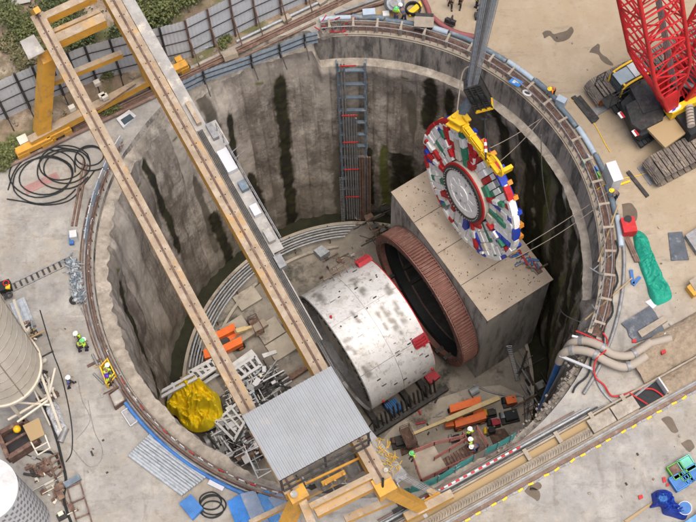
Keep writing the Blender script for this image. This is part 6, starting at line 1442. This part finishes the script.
bb = root('blue_skip', at(393, 411, ZF), 'blue ribbed box on the floor beside the shield', 'box'); P = [at(x, y, ZF+.06) for x, y in ((384, 408), (395, 401), (403, 411), (392, 418))]; MB().prism(P, .9).build('box_body', bluep, bb); m = MB()
for i in range(7): f = (i+.5)/7; m.beam(P[0].lerp(P[1], f)+V((0, 0, .98)), P[3].lerp(P[2], f)+V((0, 0, .98)), .1, .06)
m.build('lid_rib', bcr, bb)
flat('red_bracket', [(424, 378), (433, 371), (440, 378), (430, 386)], .5, red2, 'red bracket plate lying on the floor beside the shield', 'bracket', ZF+1.6)
flat('grey_cabinet', [(314, 254), (322, 249), (330, 255), (321, 261)], .9, steel, 'grey cabinet on the floor kerb behind the shield', 'cabinet', ZF+.06)
one('white_bar', MB().beam(at(382, 430, ZF+.2), at(412, 405, ZF+.2), .14, .12), silo2m, 'pale bar lying across the floor beside the blue box', 'bar')
one('floor_hose', MB().tube(smooth_path([at(*p, ZF+.1) for p in ((474, 385), (490, 392), (510, 396), (524, 397), (527, 410), (524, 430))], 7), .1, 7), steel_d, 'grey hose curving round the right floor in front of the block', 'hose')
one('floor_hose', MB().tube(smooth_path([at(*p, ZF+.1) for p in ((366, 432), (376, 420), (394, 424), (420, 404), (430, 396))], 7), .06, 7), black, 'black hose crossing the floor below the shield', 'hose')
wl = root('wall_ladder', at(514, 365, -24), 'grey steel ladder leaning on the block side at the dark right corner', 'ladder'); p, q = at(509, 346, -20), at(518, 381, -30); dv = (q-p).normalized(); 
for o_ in (-.2, .2): MB().beam(p+V((o_, 0, 0)), q+V((o_, 0, 0)), .05, .05).build('stile', steel, wl)
for i in range(20): c = p.lerp(q, i/20); MB().beam(c-V((.2, 0, 0)), c+V((.2, 0, 0)), .04, .04).build('rung', steel, wl)
clutter('floor_scraps', [(440, 392), (400, 430), (480, 400)], 26, [dark, rustd, steel_d, red2], 'small scraps spread over the right shaft floor', 67, ZF+.06, .08, .3, .1, .4)
clutter('floor_scraps', [(310, 262), (352, 246), (330, 290)], 30, [dark, rustd, steel_d, beam_c], 'blocks and scraps on the floor behind the shield', 68, ZF+.06, .15, .6, .5, .3)
clutter('ring_supports', [(352, 212), (392, 200), (372, 245)], 44, [dark, rustd, steel_d, dark], 'dark steel frames and pipes between the wall ladder and the portal block', 69, ZF+.06, .3, 1.1, 2.2, .7)
clutter('rim_debris', [(540, 262), (512, 250), (548, 276)], 30, [rustd, bluep, red2, steel_d], 'bars and scraps piled at the right end of the block top', 70, -15.8, .15, .5, .3, .7)
clutter('deep_corner_debris', [(520, 350), (560, 380), (524, 420)], 40, [dark, rustd, steel_d], 'rusty frames in the dark lower right corner of the shaft', 71, ZF+.06, .3, 1.0, 1.2, .6)
clutter('yard_litter', [(18, 210), (70, 470), (230, 520)], 60, [dark, steel_d, rustd, beam_c], 'tiny scraps and stones scattered over the left yard', 81, .01, .02, .06, .02, .25)
clutter('yard_litter', [(500, 20), (660, 40), (600, 160)], 50, [dark, steel_d, rustd, beam_c], 'tiny scraps and stones scattered over the upper right yard', 82, .01, .02, .06, .02, .25)
clutter('yard_litter', [(560, 490), (696, 410), (640, 520)], 50, [dark, steel_d, rustd, beam_c], 'tiny scraps and stones scattered over the lower right yard', 83, .01, .02, .06, .02, .25)
clutter('yard_litter', [(630, 200), (696, 200), (650, 330)], 50, [dark, steel_d, rustd, beam_c], 'tiny scraps and stones round the green tarpaulin', 84, .01, .02, .06, .02, .25)
# ------------------------------------------------------------------ people
def skinned(verts, edges, rad, sub=1):
    me = bpy.data.meshes.new('tmp'); me.from_pydata(verts, edges, []); o = bpy.data.objects.new('tmp', me); col.objects.link(o)
    sk = o.modifiers.new('s', 'SKIN'); 
    for i, r in enumerate(rad): me.skin_vertices[0].data[i].radius = (r, r) if not isinstance(r, tuple) else r
    me.skin_vertices[0].data[0].use_root = True; sk.use_smooth_shade = True
    if sub: o.modifiers.new('u', 'SUBSURF').levels = sub
    dg = bpy.context.evaluated_depsgraph_get(); r = bpy.data.meshes.new_from_object(o.evaluated_get(dg)); bpy.data.objects.remove(o); bpy.data.meshes.remove(me)
    for p in r.polygons: p.use_smooth = True
    return r
POSE = {}
def pose(kind):
    if kind in POSE: return POSE[kind]
    # hip z, torso lean, leg spread, arms
    J = dict(pel=(0, 0, .95), ch=(0, 0, 1.25), nk=(0, 0, 1.46), hd=(0, .02, 1.62))
    st = {'stand': (.0, .0, .0), 'walk': (.28, -.22, .04), 'bend': (.1, -.08, .42), 'point': (.06, -.05, .05)}[kind]
    l = st[2]; J['ch'] = (0, l*.55, 1.25-l*.15); J['nk'] = (0, l*1.0, 1.45-l*.4); J['hd'] = (0, l*1.1+.04, 1.60-l*.5)
    lk = [(-.1, st[0]*.5+.03, .5), (-.11, st[0]*.9, .09), (-.12, st[0]*.9+.16, .04)]; rk = [(.1, st[1]*.3+.04, .5), (.11, st[1], .1), (.12, st[1]+.16, .04)]
    sh_ = J['ch']; S_ = lambda s: (s*.18, J['nk'][1]-.01, J['nk'][2]-.07)
    arm = {'stand': ((.24, .0, 1.12), (.22, .12, .88)), 'walk': ((.24, -.12, 1.12), (.24, .02, .88)), 'bend': ((.24, .45, .95), (.16, .62, .78)), 'point': ((.26, .1, 1.15), (.2, .3, 1.1))}[kind]
    arm2 = {'stand': ((-.25, .05, 1.13), (-.12, .22, 1.05)), 'walk': ((-.24, .12, 1.13), (-.22, .3, .98)), 'bend': ((-.24, .42, .95), (-.14, .62, .80)), 'point': ((-.25, .15, 1.3), (-.2, .4, 1.42))}[kind]
    Vv = [J['pel'], J['ch'], J['nk'], J['hd'], (0, J['hd'][1]+.0, J['hd'][2]+.09)]; rd = [(.16, .11), (.17, .12), .06, .095, .085]; E_ = [(0, 1), (1, 2), (2, 3), (3, 4)]
    def ch_(par, pts, rs):
        for p, r in zip(pts, rs): Vv.append(p); rd.append(r); E_.append((par, len(Vv)-1)); par = len(Vv)-1
        return par
    for k in (lk, rk): ch_(0, k, (.065, .045, .04))
    for s, a in ((1, arm), (-1, arm2)):
        e, h = a; i = ch_(1, [S_(s), e, h], (.055, .04, .03)); hv = V(h); d = (V(h)-V(e)).normalized(); sd = d.cross(V((s, 0, 0.01))).normalized()
        pm = tuple(hv+d*.07); i = ch_(i, [pm], (.035,))
        for q, (o_, ln) in enumerate(((-.028, .075), (-.010, .085), (.010, .08), (.028, .062))): a0 = V(pm)+d*.02+sd*o_; ch_(i, [tuple(a0), tuple(a0+d*ln*.6), tuple(a0+d*ln+V((-s*.02, 0, 0)))], (.011, .010, .008))
        a0 = V(pm)-sd*.035; ch_(i, [tuple(a0-d*.01), tuple(a0-sd*.02+d*.04)], (.012, .009))
    body = skinned(Vv, E_, rd)
    tr_v = [J['pel']]+lk[:2]+rk[:2]; trs = skinned(tr_v+[(0, 0, 1.03)], [(0, 1), (1, 2), (0, 3), (3, 4), (0, 5)], [(.175, .125), .085, .07, .085, .07, (.17, .12)])
    sv = [J['pel'], J['ch'], (J['nk'][0], J['nk'][1], J['nk'][2]-.06)]; e1 = [(0, 1), (1, 2)]; r1 = [(.175, .13), (.195, .14), (.12, .09)]
    for s, a in ((1, arm), (-1, arm2)): sv += [S_(s), a[0]]; e1 += [(1, len(sv)-2), (len(sv)-2, len(sv)-1)]; r1 += [.075, .058]
    shirt = skinned([(p[0], p[1], p[2]+(.06 if i == 0 else 0)) for i, p in enumerate(sv)], e1, r1)
    def mk(mb): me = bpy.data.meshes.new('part'); me.from_pydata([tuple(v) for v in mb.v], [], mb.f); me.polygons.foreach_set('use_smooth', [True]*len(mb.f)); return me
    h = V(J['hd'])+V((0, 0, .05)); hm = MB(); hm.ball(h+V((0, 0, .06)), .135, 14, 8, (1, 1.15, .85)); hm.cyl(h+V((0, .05, .02)), h+V((0, .05, .045)), .17, 14)
    bt = MB()
    for k in (lk, rk): bt.beam(V(k[1])+V((0, -.06, -.04)), V(k[2])+V((0, .02, .01)), .11, .10)
    fc = MB(); hd = V(J['hd'])
    fc.ball(hd+V((0, .11, .0)), .018, 6, 4)
    for s in (-1, 1): fc.ball(hd+V((s*.035, .092, .03)), .012, 6, 4); fc.ball(hd+V((s*.095, .0, .0)), .022, 6, 4)
    fc.box(hd+V((0, .095, -.045)), (.045, .015, .01))
    bd_ = MB(); c0 = V(J['ch']); 
    for z in (-.16, .02): bd_.cyl(c0+V((0, 0, z)), c0+V((0, 0, z+.045)), .205, 14)
    POSE[kind] = dict(body=body, trousers=trs, vest=shirt, helmet=mk(hm), boots=mk(bt), face=mk(fc))
    return POSE[kind]
def person(x, y, lab, kind='stand', z=0, rz=0, vest=hivis, hat=hat_w, trs=navy, group=None):
    g_ = pose(kind); b = at(x, y, z); t = root('person', b, lab, 'person', group); t.rotation_euler = (0, 0, rz)
    for nm, me in g_.items():
        mt = dict(body=skin, trousers=trs, vest=vest, helmet=hat, boots=black, face=dark)[nm]
        me2 = me.copy(); me2.materials.clear(); me2.materials.append(mt); o = bpy.data.objects.new({'face': 'facial_features'}.get(nm, nm), me2); col.objects.link(o); o.parent = t
person(81, 341, 'white helmeted worker, topmost of the three by the left rim', 'stand', 0, 2.5)
person(80, 350, 'bending yellow vested worker, lower left of the three by the left rim', 'bend', 0, -1.2)
person(88, 349, 'worker at the right of the group of three by the left rim', 'stand', 0, 1.5, hat=hat_g)
person(71, 386, 'lone worker in white helmet walking across the left yard', 'walk', 0, -1.2, vest=bluecl, trs=navy)
person(107, 379, 'worker in the yellow access gate, upper of the two', 'bend', 0, -.5, trs=bluecl)
person(112, 384, 'worker with purple helmet beside the yellow access gate, lower of the two', 'stand', 0, 1.0, hat=hat_p)
person(396, 20, 'left worker of the pair in yellow vests beside the top rim', 'stand', 0, 3, hat=hat_g, trs=bluecl)
person(404, 21, 'worker in blue beside his yellow vested mate at the top rim', 'bend', 0, .5, vest=bluecl, hat=hat_w)
person(450, 7, 'left of two yellow vested workers standing at the top edge', 'walk', 0, 3.1, hat=hat_y, trs=black)
person(460, 6, 'right of two yellow vested workers standing at the top edge', 'walk', 0, 2.7, hat=hat_y, trs=black)
person(477, 7, 'worker in yellow vest just left of the hoist ropes at the top', 'stand', 0, 1, trs=navy)
person(482, 13, 'worker in grey walking beside the hoist ropes', 'walk', 0, .6, vest=bluecl, trs=trouser_g)
person(553, 95, 'worker in orange vest leaning on the barrier pipe at the upper right rim', 'bend', 0, 2.2, vest=hiorange, hat=hat_y, trs=black)
person(616, 199, 'worker with yellow helmet standing at the right rim near the red box', 'bend', 0, 1.6, vest=trouser_g, hat=hat_y)
person(629, 102, 'worker with purple helmet standing between crane cab and body', 'stand', 0, 1.9, hat=hat_p, trs=navy)
person(412, 459, 'worker in green helmet on the corner of the stair platform', 'stand', ZP+.12, 2.2, hat=hat_g, trs=bluecl)
person(469, 437, 'topmost worker in white helmet on the stair landing', 'stand', ZP+.03, .3)
person(471, 446.5, 'left of the two lower workers on the stair landing', 'point', ZP+.03, 1.2, vest=hivis)
person(477, 449, 'right of the two lower workers on the stair landing', 'bend', ZP+.03, 2.0, vest=bluecl)
